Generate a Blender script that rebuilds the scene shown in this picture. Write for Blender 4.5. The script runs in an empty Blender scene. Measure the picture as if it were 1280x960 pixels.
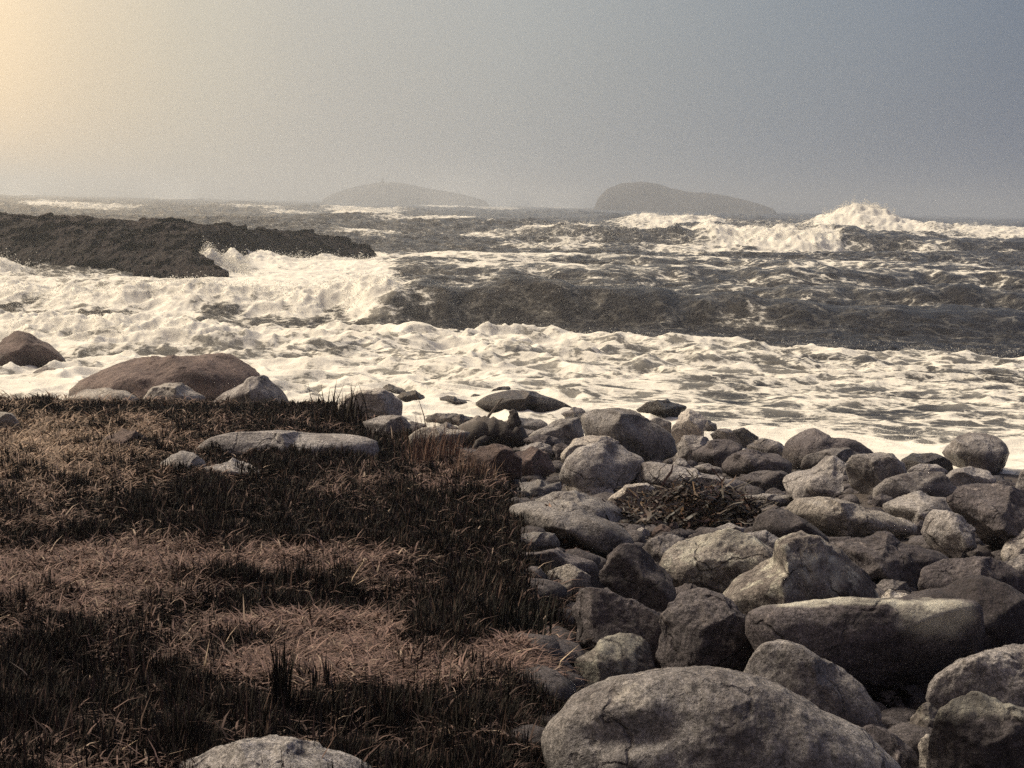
import bpy, bmesh, math, random
import numpy as np, time
from mathutils import Matrix, Vector

rng = np.random.default_rng(7)
random.seed(7)
scene = bpy.context.scene
COL = scene.collection

# ------------------------------------------------------------------ camera
FPX = 1758.0                      # focal length in pixels of a 1280 wide frame
CAMZ = 4.0
PITCH = math.atan(224.0 / FPX)
ROLL = math.atan(0.0234)
CAM = np.array([0.0, 0.0, CAMZ])
F_ = np.array([0, math.cos(PITCH), -math.sin(PITCH)])
R0 = np.array([1.0, 0, 0])
U0 = np.cross(R0, F_)
R_ = math.cos(ROLL) * R0 + math.sin(ROLL) * U0
U_ = -math.sin(ROLL) * R0 + math.cos(ROLL) * U0


def ray(px, py):
    return F_ + R_ * ((px - 640.0) / FPX) - U_ * ((py - 480.0) / FPX)


def project(P):
    d = P - CAM
    z = d @ F_
    return 640 + FPX * (d @ R_) / z, 480 - FPX * (d @ U_) / z


def hrow(px):
    return 256.0 + 0.0234 * (px - 640.0)


def zrow(px, row, Y):
    """height of the point seen in a row of the photograph at distance Y"""
    return CAMZ - (row - hrow(px)) * Y / FPX


cam = bpy.data.cameras.new('camera')
cam.sensor_width = 36.0
cam.lens = 36.0 * FPX / 1280.0
cam.clip_start = 0.1
cam.clip_end = 20000
cam_o = bpy.data.objects.new('camera', cam)
COL.objects.link(cam_o)
m = Matrix(((R_[0], U_[0], -F_[0], 0), (R_[1], U_[1], -F_[1], 0), (R_[2], U_[2], -F_[2], CAMZ), (0, 0, 0, 1)))
cam_o.matrix_world = m
scene.camera = cam_o

# ------------------------------------------------------------------ noise
_perm = np.random.default_rng(11).permutation(256).astype(np.int64)
_perm = np.concatenate([_perm, _perm, _perm])
_g3 = np.random.default_rng(12).normal(size=(256, 3))
_g3 /= np.linalg.norm(_g3, axis=1, keepdims=True)
_g2 = np.stack([np.cos(np.arange(256) * 2.399963), np.sin(np.arange(256) * 2.399963)], 1)


def _fade(t):
    return t * t * t * (t * (t * 6 - 15) + 10)


_g2x = _g2[:, 0].astype(np.float32); _g2y = _g2[:, 1].astype(np.float32)
_p32 = _perm.astype(np.int32)


def noise2(x, y):
    x = np.asarray(x, np.float32); y = np.asarray(y, np.float32)
    x, y = np.broadcast_arrays(x, y)
    x0 = np.floor(x); y0 = np.floor(y)
    xf = x - x0; yf = y - y0
    xi = x0.astype(np.int32) & 255; yi = y0.astype(np.int32) & 255
    u = _fade(xf); v = _fade(yf)
    a0 = _p32[xi]; a1 = _p32[xi + 1]
    h = _p32[a0 + yi]; a = _g2x[h] * xf + _g2y[h] * yf
    h = _p32[a1 + yi]; q = _g2x[h] * (xf - 1) + _g2y[h] * yf
    a += u * (q - a)
    h = _p32[a0 + yi + 1]; c = _g2x[h] * xf + _g2y[h] * (yf - 1)
    h = _p32[a1 + yi + 1]; q = _g2x[h] * (xf - 1) + _g2y[h] * (yf - 1)
    c += u * (q - c)
    return a + v * (c - a)


def noise3(p):
    i = np.floor(p).astype(np.int64); f = p - i; i &= 255
    w = _fade(f)
    out = 0
    for dx in (0, 1):
        for dy in (0, 1):
            for dz in (0, 1):
                h = _perm[_perm[_perm[(i[:, 0] + dx) & 255] + ((i[:, 1] + dy) & 255)] + ((i[:, 2] + dz) & 255)]
                g = _g3[h]
                dd = g[:, 0] * (f[:, 0] - dx) + g[:, 1] * (f[:, 1] - dy) + g[:, 2] * (f[:, 2] - dz)
                wx = w[:, 0] if dx else 1 - w[:, 0]
                wy = w[:, 1] if dy else 1 - w[:, 1]
                wz = w[:, 2] if dz else 1 - w[:, 2]
                out = out + dd * wx * wy * wz
    return out


def fbm2(x, y, o=4, gain=.5):
    s = 0; a = 1.0; t = 0
    for k in range(o):
        s = s + a * noise2(x + 37.1 * k, y - 19.7 * k); t += a
        a *= gain; x = x * 2.03; y = y * 2.03
    return s / t * 1.6


def ridge2(x, y, o=4, gain=.5):
    s = 0; a = 1.0; t = 0
    for k in range(o):
        s = s + a * (1 - 2.2 * np.abs(noise2(x + 17.3 * k, y + 51.9 * k))); t += a
        a *= gain; x = x * 2.03; y = y * 2.03
    return s / t


def fbm3(p, o=4, gain=.5):
    s = 0; a = 1.0; t = 0
    for k in range(o):
        s = s + a * noise3(p + 13.7 * k); t += a
        a *= gain; p = p * 2.03
    return s / t * 1.6


def sstep(a, b, x):
    t = np.clip((x - a) / (b - a), 0, 1)
    return t * t * (3 - 2 * t)


# ------------------------------------------------------------------ meshes
def new_mesh(name, V, faces=None, mat=None, parent=None, loc=None, smooth=True, quads=None, tris=None, color=None, attrs=None):
    me = bpy.data.meshes.new(name)
    V = np.asarray(V, np.float32)
    me.vertices.add(len(V))
    me.vertices.foreach_set('co', V.ravel())
    loops = []; starts = []; n = 0
    if quads is not None and len(quads):
        q = np.asarray(quads, np.int32)
        loops.append(q.ravel()); starts.append(np.arange(len(q)) * 4 + n); n += q.size
    if tris is not None and len(tris):
        q = np.asarray(tris, np.int32)
        loops.append(q.ravel()); starts.append(np.arange(len(q)) * 3 + n); n += q.size
    L = np.concatenate(loops).astype(np.int32); S = np.concatenate(starts).astype(np.int32)
    me.loops.add(len(L)); me.loops.foreach_set('vertex_index', L)
    me.polygons.add(len(S)); me.polygons.foreach_set('loop_start', S)
    me.update(calc_edges=True)
    me.validate()
    if smooth:
        me.polygons.foreach_set('use_smooth', np.ones(len(me.polygons), bool))
    if attrs:
        for k, a in attrs.items():
            at = me.attributes.new(k, 'FLOAT', 'POINT')
            at.data.foreach_set('value', np.asarray(a, np.float32))
    if color is not None:
        ca = me.color_attributes.new('tint', 'FLOAT_COLOR', 'POINT')
        c = np.ones((len(V), 4), np.float32); c[:, :3] = color
        ca.data.foreach_set('color', c.ravel())
    if mat:
        me.materials.append(mat)
    o = bpy.data.objects.new(name, me)
    COL.objects.link(o)
    if loc is not None:
        o.location = loc
    if parent:
        o.parent = parent
    return o


def tag(o, label=None, cat=None, group=None, kind=None):
    if label: o['label'] = label
    if cat: o['category'] = cat
    if group: o['group'] = group
    if kind: o['kind'] = kind
    return o


def grid_quads(nr, nc):
    i = np.arange(nr - 1)[:, None] * nc + np.arange(nc - 1)[None, :]
    return np.stack([i, i + 1, i + nc + 1, i + nc], -1).reshape(-1, 4)


_ico = {}


def ico(sub):
    if sub not in _ico:
        bm = bmesh.new()
        bmesh.ops.create_icosphere(bm, subdivisions=sub, radius=1.0)
        bm.verts.ensure_lookup_table()
        V = np.array([v.co[:] for v in bm.verts])
        T = np.array([[v.index for v in f.verts] for f in bm.faces])
        bm.free()
        V /= np.linalg.norm(V, axis=1, keepdims=True)
        _ico[sub] = (V, T)
    return _ico[sub]


# ------------------------------------------------------------------ materials
def mat_new(name):
    m = bpy.data.materials.new(name)
    m.use_nodes = True
    nt = m.node_tree
    nt.nodes.clear()
    out = nt.nodes.new('ShaderNodeOutputMaterial')
    b = nt.nodes.new('ShaderNodeBsdfPrincipled')
    nt.links.new(b.outputs[0], out.inputs[0])
    return m, nt, b


def nd(nt, t, **kw):
    n = nt.nodes.new('ShaderNode' + t)
    for k, v in kw.items():
        if k.startswith('in_'):
            key = k[3:]
            n.inputs[int(key) if key.isdigit() else key.replace('_', ' ')].default_value = v
        else:
            setattr(n, k, v)
    return n


def noise_node(nt, vec, scale, detail=5, rough=.55, dist=0.0):
    n = nd(nt, 'TexNoise', in_Scale=scale, in_Detail=detail, in_Roughness=rough, in_Distortion=dist)
    nt.links.new(vec, n.inputs['Vector'])
    return n.outputs[0]


def ramp(nt, fac, stops, interp='LINEAR'):
    r = nd(nt, 'ValToRGB')
    r.color_ramp.interpolation = interp
    els = r.color_ramp.elements
    while len(els) < len(stops):
        els.new(0.5)
    for e, (p, c) in zip(els, stops):
        e.position = p
        e.color = (c, c, c, 1) if not isinstance(c, (tuple, list)) else (*c, 1)
    nt.links.new(fac, r.inputs[0])
    return r.outputs[0]


def mixc(nt, fac, a, b, mode='MIX'):
    n = nd(nt, 'Mix', data_type='RGBA', blend_type=mode)
    for s, v in ((0, fac), (6, a), (7, b)):
        if isinstance(v, (int, float)):
            n.inputs[s].default_value = v
        elif isinstance(v, (tuple, list)):
            n.inputs[s].default_value = (*v, 1)
        else:
            nt.links.new(v, n.inputs[s])
    return n.outputs[2]


def math_n(nt, op, a, b=None, clamp=False):
    n = nd(nt, 'Math', operation=op, use_clamp=clamp)
    for s, v in ((0, a), (1, b)):
        if v is None: continue
        if isinstance(v, (int, float)): n.inputs[s].default_value = v
        else: nt.links.new(v, n.inputs[s])
    return n.outputs[0]


def bump(nt, h, dist, strength=1.0, prev=None):
    b = nd(nt, 'Bump', in_Distance=dist, in_Strength=strength)
    nt.links.new(h, b.inputs['Height'])
    if prev is not None:
        nt.links.new(prev, b.inputs['Normal'])
    return b.outputs[0]


def rock_mat(name, base, dark, pale, stain=.5, lichen=.62, rough=.85, fine=1.0):
    """weathered granite: mineral speckle, dark stains of algae, pale crusts of lichen"""
    m, nt, b = mat_new(name)
    g = nd(nt, 'NewGeometry').outputs['Position']
    oi = nd(nt, 'ObjectInfo')
    off = nd(nt, 'VectorMath', operation='SCALE', in_Scale=31.0)
    cmb = nd(nt, 'CombineXYZ')
    for i in range(3):
        nt.links.new(oi.outputs['Random'], cmb.inputs[i])
    nt.links.new(cmb.outputs[0], off.inputs[0])
    add = nd(nt, 'VectorMath', operation='ADD')
    nt.links.new(g, add.inputs[0]); nt.links.new(off.outputs[0], add.inputs[1])
    v = add.outputs[0]
    big = noise_node(nt, v, 2.2, 6, .62, .4)
    mid = noise_node(nt, v, 9.0, 6, .65, .2)
    spk = noise_node(nt, v, 95.0 * fine, 3, .7)
    spk2 = noise_node(nt, v, 38.0 * fine, 4, .7)
    c = mixc(nt, ramp(nt, big, [(stain - .13, 1.0), (stain + .13, 0.0)]), base, dark)
    c = mixc(nt, ramp(nt, mid, [(lichen, 0.0), (lichen + .10, .75)]), c, pale)
    sp = ramp(nt, spk, [(.34, .35), (.5, 1.0), (.68, 1.7)])
    c = mixc(nt, .75, c, sp, 'MULTIPLY')
    sp2 = ramp(nt, spk2, [(.34, .42), (.5, 1.0), (.66, 1.45)])
    c = mixc(nt, .8, c, sp2, 'MULTIPLY')
    # crusts of lichen and salt, and a lit slab corner painted pale
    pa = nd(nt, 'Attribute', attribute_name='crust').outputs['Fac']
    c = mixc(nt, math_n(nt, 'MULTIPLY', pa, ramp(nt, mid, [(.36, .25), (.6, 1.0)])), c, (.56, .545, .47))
    # every stone a slightly different tone
    tone = ramp(nt, oi.outputs['Random'], [(0, .74), (1, 1.2)])
    c = mixc(nt, 1.0, c, tone, 'MULTIPLY')
    wet_in = c
    b.inputs['Specular IOR Level'].default_value = .4
    # cracks along a few old joints
    wp = nd(nt, 'VectorMath', operation='MULTIPLY_ADD')
    nz = nd(nt, 'TexNoise', in_Scale=2.6, in_Detail=4.0)
    nt.links.new(v, nz.inputs['Vector']); nt.links.new(nz.outputs[1], wp.inputs[0])
    wp.inputs[1].default_value = (.5, .5, .5); nt.links.new(v, wp.inputs[2])
    vr = nd(nt, 'TexVoronoi', feature='DISTANCE_TO_EDGE', in_Scale=1.5)
    nt.links.new(wp.outputs[0], vr.inputs['Vector'])
    crk = ramp(nt, vr.outputs[0], [(0.0, 1.0), (.016, 0.0)])
    crk = math_n(nt, 'MULTIPLY', crk, ramp(nt, mid, [(.42, 0.0), (.56, 1.0)]))
    c = mixc(nt, math_n(nt, 'MULTIPLY', crk, .75), c, dark)
    # stones that the surf reaches stay wet: darker and glossy
    sz = nd(nt, 'SeparateXYZ'); nt.links.new(g, sz.inputs[0])
    lev = math_n(nt, 'ADD', sz.outputs[2], math_n(nt, 'MULTIPLY', mid, .35))
    wetf = ramp(nt, lev, [(.52, 1.0), (.72, 0.0)])
    c = mixc(nt, wetf, c, mixc(nt, 1.0, c, (.42, .39, .40), 'MULTIPLY'))
    nt.links.new(c, b.inputs['Base Color'])
    nt.links.new(math_n(nt, 'SUBTRACT', rough, math_n(nt, 'MULTIPLY', wetf, max(0, rough - .38))), b.inputs['Roughness'])
    h = noise_node(nt, v, 26.0 * fine, 8, .72)
    h = math_n(nt, 'SUBTRACT', h, crk)
    h2 = noise_node(nt, v, 7.0, 7, .66, .3)
    n = bump(nt, h2, .09, .9)
    n = bump(nt, h, .022, 1.0, n)
    nt.links.new(n, b.inputs['Normal'])
    return m


MAT = {
    'grey': rock_mat('granite', (.325, .308, .304), (.10, .087, .090), (.46, .43, .40), .45, .58),
    'pale': rock_mat('pale_granite', (.40, .37, .34), (.19, .165, .16), (.54, .51, .47), .40, .58),
    'dark': rock_mat('dark_rock', (.150, .135, .142), (.050, .041, .047), (.34, .30, .285), .50, .62),
    'lichen': rock_mat('lichen_rock', (.27, .245, .225), (.075, .06, .06), (.50, .49, .42), .47, .52),
    'red': rock_mat('reddish_rock', (.165, .122, .112), (.07, .048, .048), (.30, .235, .21), .50, .62),
    'wet': rock_mat('wet_rock', (.075, .056, .056), (.030, .022, .024), (.16, .13, .12), .50, .66, rough=.42),
}


def ledge_mat():
    m, nt, b = mat_new('weedy_ledge')
    g = nd(nt, 'NewGeometry').outputs['Position']
    a = noise_node(nt, g, .5, 7, .65)
    s = noise_node(nt, g, 2.6, 6, .75)
    c = mixc(nt, ramp(nt, a, [(.35, 0.0), (.65, 1.0)]), (.014, .009, .010), (.040, .026, .027))
    c = mixc(nt, .9, c, ramp(nt, s, [(.3, .35), (.5, 1.0), (.7, 1.9)]), 'MULTIPLY')
    nt.links.new(c, b.inputs['Base Color'])
    b.inputs['Roughness'].default_value = .75
    b.inputs['Specular IOR Level'].default_value = .18
    nt.links.new(bump(nt, s, .6, 1.0), b.inputs['Normal'])
    return m


def ground_mat():
    m, nt, b = mat_new('shingle_and_peat')
    g = nd(nt, 'NewGeometry').outputs['Position']
    at = nd(nt, 'Attribute', attribute_name='turf').outputs['Fac']
    a = noise_node(nt, g, 3.0, 6, .65)
    s = noise_node(nt, g, 30.0, 5, .7)
    sh = mixc(nt, ramp(nt, s, [(.3, 0.0), (.7, 1.0)]), (.022, .017, .016), (.10, .082, .074))
    pt = mixc(nt, ramp(nt, a, [(.35, 0.0), (.65, 1.0)]), (.018, .012, .010), (.075, .046, .034))
    c = mixc(nt, at, sh, pt)
    c = mixc(nt, .6, c, ramp(nt, s, [(.3, .5), (.7, 1.4)]), 'MULTIPLY')
    nt.links.new(c, b.inputs['Base Color'])
    b.inputs['Roughness'].default_value = .9
    nt.links.new(bump(nt, s, .04, .9), b.inputs['Normal'])
    return m


def tint_mat(name, rough=.75, trans=0.0):
    m, nt, b = mat_new(name)
    c = nd(nt, 'Attribute', attribute_name='tint').outputs['Color']
    nt.links.new(c, b.inputs['Base Color'])
    b.inputs['Roughness'].default_value = rough
    b.inputs['Specular IOR Level'].default_value = .2
    return m


def sea_mat():
    m, nt, b = mat_new('storm_water')
    out = [n for n in nt.nodes if n.type == 'OUTPUT_MATERIAL'][0]
    g = nd(nt, 'NewGeometry').outputs['Position']
    cov = nd(nt, 'Attribute', attribute_name='foam').outputs['Fac']
    # lacy foam pattern in world space, torn along the wind
    mp = nd(nt, 'Mapping'); mp.inputs['Scale'].default_value = (.75, 1.0, 1.0); mp.inputs['Rotation'].default_value = (0, 0, .25)
    nt.links.new(g, mp.inputs[0])
    v = mp.outputs[0]
    n1 = noise_node(nt, v, .75, 8, .62, .9)
    n2 = noise_node(nt, v, 2.7, 6, .66, 1.2)
    n3 = noise_node(nt, v, 11.0, 4, .7, .5)
    r2 = math_n(nt, 'ABSOLUTE', math_n(nt, 'SUBTRACT', n2, .5))
    r2 = math_n(nt, 'SUBTRACT', 1.0, math_n(nt, 'MULTIPLY', r2, 4.0))      # streaks
    wv = nd(nt, 'VectorMath', operation='MULTIPLY_ADD')
    nz = nd(nt, 'TexNoise', in_Scale=1.3, in_Detail=5.0, in_Roughness=.6)
    nt.links.new(v, nz.inputs['Vector'])
    nt.links.new(nz.outputs[1], wv.inputs[0]); wv.inputs[1].default_value = (1.3, 1.3, 1.3); nt.links.new(v, wv.inputs[2])
    vo = nd(nt, 'TexVoronoi', feature='DISTANCE_TO_EDGE', in_Scale=1.15)
    nt.links.new(wv.outputs[0], vo.inputs['Vector'])
    vo2 = nd(nt, 'TexVoronoi', feature='DISTANCE_TO_EDGE', in_Scale=3.4)
    nt.links.new(wv.outputs[0], vo2.inputs['Vector'])
    web = math_n(nt, 'SUBTRACT', 1.0, math_n(nt, 'MULTIPLY', vo.outputs[0], 3.6), True)
    web2 = math_n(nt, 'SUBTRACT', 1.0, math_n(nt, 'MULTIPLY', vo2.outputs[0], 3.6), True)
    pat = math_n(nt, 'ADD', math_n(nt, 'MULTIPLY', n1, 1.0), math_n(nt, 'MULTIPLY', web, .34))
    pat = math_n(nt, 'ADD', pat, math_n(nt, 'MULTIPLY', web2, .20))
    pat = math_n(nt, 'ADD', pat, math_n(nt, 'MULTIPLY', n3, .30))
    pat = math_n(nt, 'ADD', math_n(nt, 'MULTIPLY', math_n(nt, 'SUBTRACT', pat, .94), 1.35), .5)
    lim = math_n(nt, 'SUBTRACT', 1.02, cov)
    d = math_n(nt, 'SUBTRACT', pat, lim)
    hard = math_n(nt, 'ADD', math_n(nt, 'MULTIPLY', d, 3.8), .5, True)
    soft = math_n(nt, 'ADD', math_n(nt, 'MULTIPLY', d, 1.1), .5, True)
    foam = math_n(nt, 'ADD', math_n(nt, 'MULTIPLY', hard, .72), math_n(nt, 'MULTIPLY', soft, .28))
    aer = math_n(nt, 'MULTIPLY', math_n(nt, 'SUBTRACT', cov, .30, True), .75)        # aerated grey water between the foam
    foam = math_n(nt, 'MAXIMUM', foam, math_n(nt, 'MINIMUM', aer, .24))
    # water
    w = mixc(nt, n1, (.014, .013, .017), (.024, .022, .027))
    nt.links.new(w, b.inputs['Base Color'])
    b.inputs['Roughness'].default_value = .30
    b.inputs['IOR'].default_value = 1.33
    b.inputs['Specular IOR Level'].default_value = .42
    rip = noise_node(nt, v, 3.2, 8, .70, .6)
    rip2 = noise_node(nt, v, 14.0, 5, .68, .2)
    nw = bump(nt, rip, .42, 1.0)
    nw = bump(nt, rip2, .05, .8, nw)
    nt.links.new(nw, b.inputs['Normal'])
    # foam
    f = nd(nt, 'BsdfPrincipled')
    fc = mixc(nt, ramp(nt, n2, [(.3, 0.0), (.55, 1.0)]), (.60, .585, .535), (.75, .725, .655))
    nt.links.new(fc, f.inputs['Base Color'])
    f.inputs['Roughness'].default_value = .9
    f.inputs['Specular IOR Level'].default_value = .1
    lump = noise_node(nt, g, 6.0, 7, .68, .3)
    nf = bump(nt, lump, .10, .4)
    nt.links.new(nf, f.inputs['Normal'])
    mx = nd(nt, 'MixShader')
    nt.links.new(foam, mx.inputs[0])
    nt.links.new(b.outputs[0], mx.inputs[1]); nt.links.new(f.outputs[0], mx.inputs[2])
    nt.links.new(mx.outputs[0], out.inputs[0])
    return m


def plain_mat(name, c1, c2, scale=6.0, rough=.8, bd=.02):
    m, nt, b = mat_new(name)
    g = nd(nt, 'NewGeometry').outputs['Position']
    a = noise_node(nt, g, scale, 6, .7)
    nt.links.new(mixc(nt, ramp(nt, a, [(.32, 0.0), (.68, 1.0)]), c1, c2), b.inputs['Base Color'])
    b.inputs['Roughness'].default_value = rough
    nt.links.new(bump(nt, a, bd, .8), b.inputs['Normal'])
    return m


# ------------------------------------------------------------------ ground
_Y = np.array([-12, 0, 4, 8, 12, 16, 19, 21, 23, 26, 32, 45, 80.0])
_GL = np.array([2.55, 2.5, 2.38, 2.08, 1.78, 1.47, 1.22, .80, .25, -.45, -1.2, -2.6, -6.0])
_GR = np.array([2.30, 2.25, 2.12, 1.78, 1.32, .80, .36, .08, -.18, -.55, -1.2, -2.6, -6.0])


def ground(x, Y):
    x = np.asarray(x, float); Y = np.asarray(Y, float)
    t = x / np.maximum(Y, 1.5)
    px = 640 + FPX * t
    edge = np.interp(Y, [4, 7, 10, 14, 19, 24], [700, 690, 655, 600, 470, 420])
    s = sstep(-70, 110, px - edge)
    g = np.interp(Y, _Y, _GL) * (1 - s) + np.interp(Y, _Y, _GR) * s
    g = g + .30 * np.exp(-((px - 690) / 210) ** 2) * sstep(16, 19.5, Y) * (1 - sstep(22, 27, Y))
    hm = fbm2(x * .55 + 3, Y * .55, 4)
    g = g + (hm * .10 + .055 * fbm2(x * 2.4 + 6, Y * 2.4, 3)) * (1 - s) + fbm2(x * 1.3, Y * 1.3 + 9, 3) * .07
    return g


def hit(px, py, floor=-.1):
    """where the ray through a pixel of the photograph first meets ground or sea"""
    d = ray(px, py)
    Y = np.concatenate([np.arange(2.5, 60, .06), np.arange(60, 400, 2.0)])
    t = Y / d[1]
    P = CAM[None] + d[None] * t[:, None]
    g = np.maximum(ground(P[:, 0], P[:, 1]), floor)
    k = np.argmax(P[:, 2] <= g)
    if P[k, 2] > g[k]: k = len(Y) - 1
    return P[k]


gx = np.concatenate([np.linspace(-45, -12, 40, endpoint=False), np.linspace(-12, 12, 320, endpoint=False), np.linspace(12, 45, 40)])
gy = np.concatenate([np.linspace(-12, 2, 24, endpoint=False), np.linspace(2, 28, 420, endpoint=False), np.linspace(28, 70, 60)])
GX, GY = np.meshgrid(gx, gy)
gxf, gyf = GX.ravel(), GY.ravel()
gz = ground(gxf, gyf)
tpx = 640 + FPX * gxf / np.maximum(gyf, 1.5)
turf = 1 - sstep(-40, 60, tpx - np.interp(gyf, [4, 7, 10, 14, 19, 24], [700, 690, 655, 600, 470, 420]))
turf = turf * (1 - sstep(19, 21.5, gyf))
go = new_mesh('ground', np.stack([gxf, gyf, gz], 1), mat=ground_mat(), quads=grid_quads(len(gy), len(gx)), attrs={'turf': turf})
tag(go, kind='structure')

# ------------------------------------------------------------------ sea
tb = np.concatenate([np.linspace(-.75, -.40, 70, endpoint=False), np.linspace(-.40, .40, 960, endpoint=False), np.linspace(.40, .75, 70)])
rows = [17.0]
while rows[-1] < 5000:
    y = rows[-1]
    if y < 52: st = .07
    elif y < 250: st = max(.07, y * .0022)
    else: st = y * .009
    rows.append(y + st)
yr = np.array(rows)
T, YY = np.meshgrid(tb, yr)
X = (T * YY).ravel(); Y = YY.ravel()
PX = 640 + FPX * T.ravel()
print('sea verts', len(X))


def px_interp(pts, lo=None):
    p = np.array([q[0] for q in pts], float); v = np.array([q[1] for q in pts], float)
    return np.interp(PX, p, v)


far = sstep(45, 170, Y)
# random storm swell, short crested, running towards the shore
sw = np.zeros_like(X)
r2 = np.random.default_rng(5)
for k in range(26):
    lam = 3.0 * (1.16 ** k) if k < 20 else 20 + 6 * (k - 20)
    lam = min(lam, 52)
    a = r2.normal(0, .42)
    kx, ky = math.sin(a) * 2 * math.pi / lam, math.cos(a) * 2 * math.pi / lam
    amp = .0075 * lam ** .85
    ph = kx * X + ky * Y + r2.uniform(0, 6.28) + .8 * noise2(X / lam / 2.5, Y / lam / 2.5)
    keep = sstep(.35, .9, lam / np.maximum(Y * .0035, .01))
    sw += amp * (np.exp(np.sin(ph) * .9) - 1.2) * keep
swell_amp = np.interp(Y, [17, 28, 40, 60, 110, 180, 400, 1500], [.12, .2, .30, .62, .9, 1.25, 1.6, 1.6])
H = sw * swell_amp
# steep wind chop with peaked crests
wx = X + 1.2 * noise2(X * .3, Y * .3); wy = Y + .8 * noise2(X * .27 + 9, Y * .27)
c1 = ridge2(wx * .20, wy * .36, 3) - .45
c2 = ridge2(wx * .75 + 4, wy * 1.15, 3) - .45
chop_amp = np.interp(Y, [17, 30, 45, 70, 140, 400], [.10, .18, .28, .45, .75, 1.0])
H += c1 * chop_amp + c2 * np.interp(Y, [17, 35, 60, 150, 250], [.05, .12, .18, .16, 0])

foam = np.zeros_like(X)


def put(v):
    global foam
    foam = np.maximum(foam, v)


def wave(crest, Yc, wf, wb, amps=None, foam_pts=None, foam_front=1.0, foam_back=3.0, wob=1.5, bill=0.0, patch=.3):
    """one breaker: heights along its crest, a steep front towards the shore and a long back"""
    global H, X, Y, PX
    ys = [q[1] for q in Yc] if isinstance(Yc, (list, tuple)) else [Yc]
    nc = len(tb)
    i0 = np.searchsorted(yr, min(ys) - 3.2 * max(wf, foam_front) - 2 * wob) * nc
    i1 = np.searchsorted(yr, max(ys) + 3.0 * max(wb, foam_back) + 2 * wob) * nc
    full = (X, Y, PX, H)
    X, Y, PX, H = (q[i0:i1] for q in full)
    put_sl = slice(i0, i1)
    yc = px_interp(Yc) if isinstance(Yc, (list, tuple)) else np.full_like(X, Yc)
    yc = yc + wob * (1.2 * fbm2(X / (6 + .08 * yc), yc * .13, 4) + .5 * fbm2(X / (1.5 + .02 * yc), yc * .2, 2))
    A = px_interp(crest)
    A = A * (1 + .40 * fbm2(X / (3 + .04 * yc) + 7.7, yc * .1, 3) + .25 * fbm2(X / (1 + .012 * yc) + 2.7, Y * .35, 2))
    s = Y - yc
    p = np.where(s < 0, np.exp(-np.abs(s / wf) ** 2.2), np.exp(-(s / wb) ** 2))
    dom = p * sstep(0, .7, A)
    H = H * (1 - .62 * dom) + A * p
    if foam_pts is not None:
        wj = .045 * yc
        PX0 = PX; PX = PX + 16 * fbm2(X / wj, Y / wj, 4)
        fa = px_interp(foam_pts)
        PX = PX0
        fa = fa * (1 + patch * (1.6 * fbm2(X / (.05 * yc), Y / (.05 * yc) + 3, 4)) - .5 * max(0, patch - .3))
        jag = fbm2(X / (1.0 + .012 * yc), Y / (1.0 + .012 * yc), 4)
        fs = np.where(s < 0, -s / foam_front, s / foam_back) + .75 * jag
        foam[put_sl] = np.maximum(foam[put_sl], fa * (1 - sstep(.2, 1.25, fs)))
    if bill:
        fm = px_interp(foam_pts) * np.exp(-np.abs(s / (wf * 1.4)) ** 2)
        b = 1 - np.abs(noise2(X / (bill * 1.6), Y / (bill * 1.6) + A * 1.3)) * 2
        b2 = 1 - np.abs(noise2(X / (bill * .6) + 5, Y / (bill * .6))) * 2
        H = H + fm * bill * (.34 * b + .16 * b2 - .25)
    X, Y, PX = full[:3]
    full[3][i0:i1] = H
    H = full[3]


# shore break falling on the left
wave([(-400, .55), (60, .55), (180, .5), (300, .3), (420, 0)], 37.5, 1.3, 3.2, None,
     [(-400, 1.0), (240, 1.0), (360, .75), (450, .0)], 2.6, 3.5, .8, .45)
# the main breaker: broken bore on the left, glassy dark face in the middle
wave([(-400, .75), (0, .75), (200, .78), (380, .95), (480, 1.35), (600, 1.35), (700, 1.55), (770, 1.4), (840, 1.2), (960, .95), (1150, .75), (1280, .7), (1600, .6)],
     [(-400, 50), (300, 49), (560, 48.5), (900, 48), (1280, 47)], 1.9, 5.0, None,
     [(-400, 1.05), (420, 1.05), (480, 1.0), (515, .35), (545, .0), (1700, 0)], 3.2, 9.0, 2.0, .75)
# crest lace along the top of its dark face
wave([(-400, 0), (1600, 0)], [(-400, 52), (560, 50.6), (900, 50), (1280, 49)], 1, 1, None,
     [(500, .0), (530, .62), (700, .62), (830, .5), (900, .42), (1000, .2), (1280, .2)], .6, 3.6, 1.4, patch=.9)
# small swell on the right between
wave([(700, 0), (850, .5), (1000, .95), (1280, 1.0), (1600, .9)], [(700, 60), (1280, 57)], 1.8, 4.5, None,
     [(700, 0), (820, .35), (950, .42), (1100, .38), (1280, .42)], .5, 2.2, 3.2, patch=.9)
wave([(380, 0), (520, .35), (700, .6), (900, .9), (1100, 1.1), (1600, 1.0)], [(380, 76), (1280, 72)], 2.6, 6, None,
     [(430, 0), (500, .60), (700, .66), (880, .6), (1000, .45), (1280, .44)], .9, 4.5, 5, patch=.9)
wave([(380, 0), (460, .5), (700, .6), (960, .8), (1280, .6), (1600, .5)], [(380, 98), (1280, 92)], 3, 7, None,
     [(400, .55), (520, .72), (760, .72), (900, .62), (1050, .42), (1280, .42)], 1.2, 8.0, 7, patch=.9)
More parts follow.
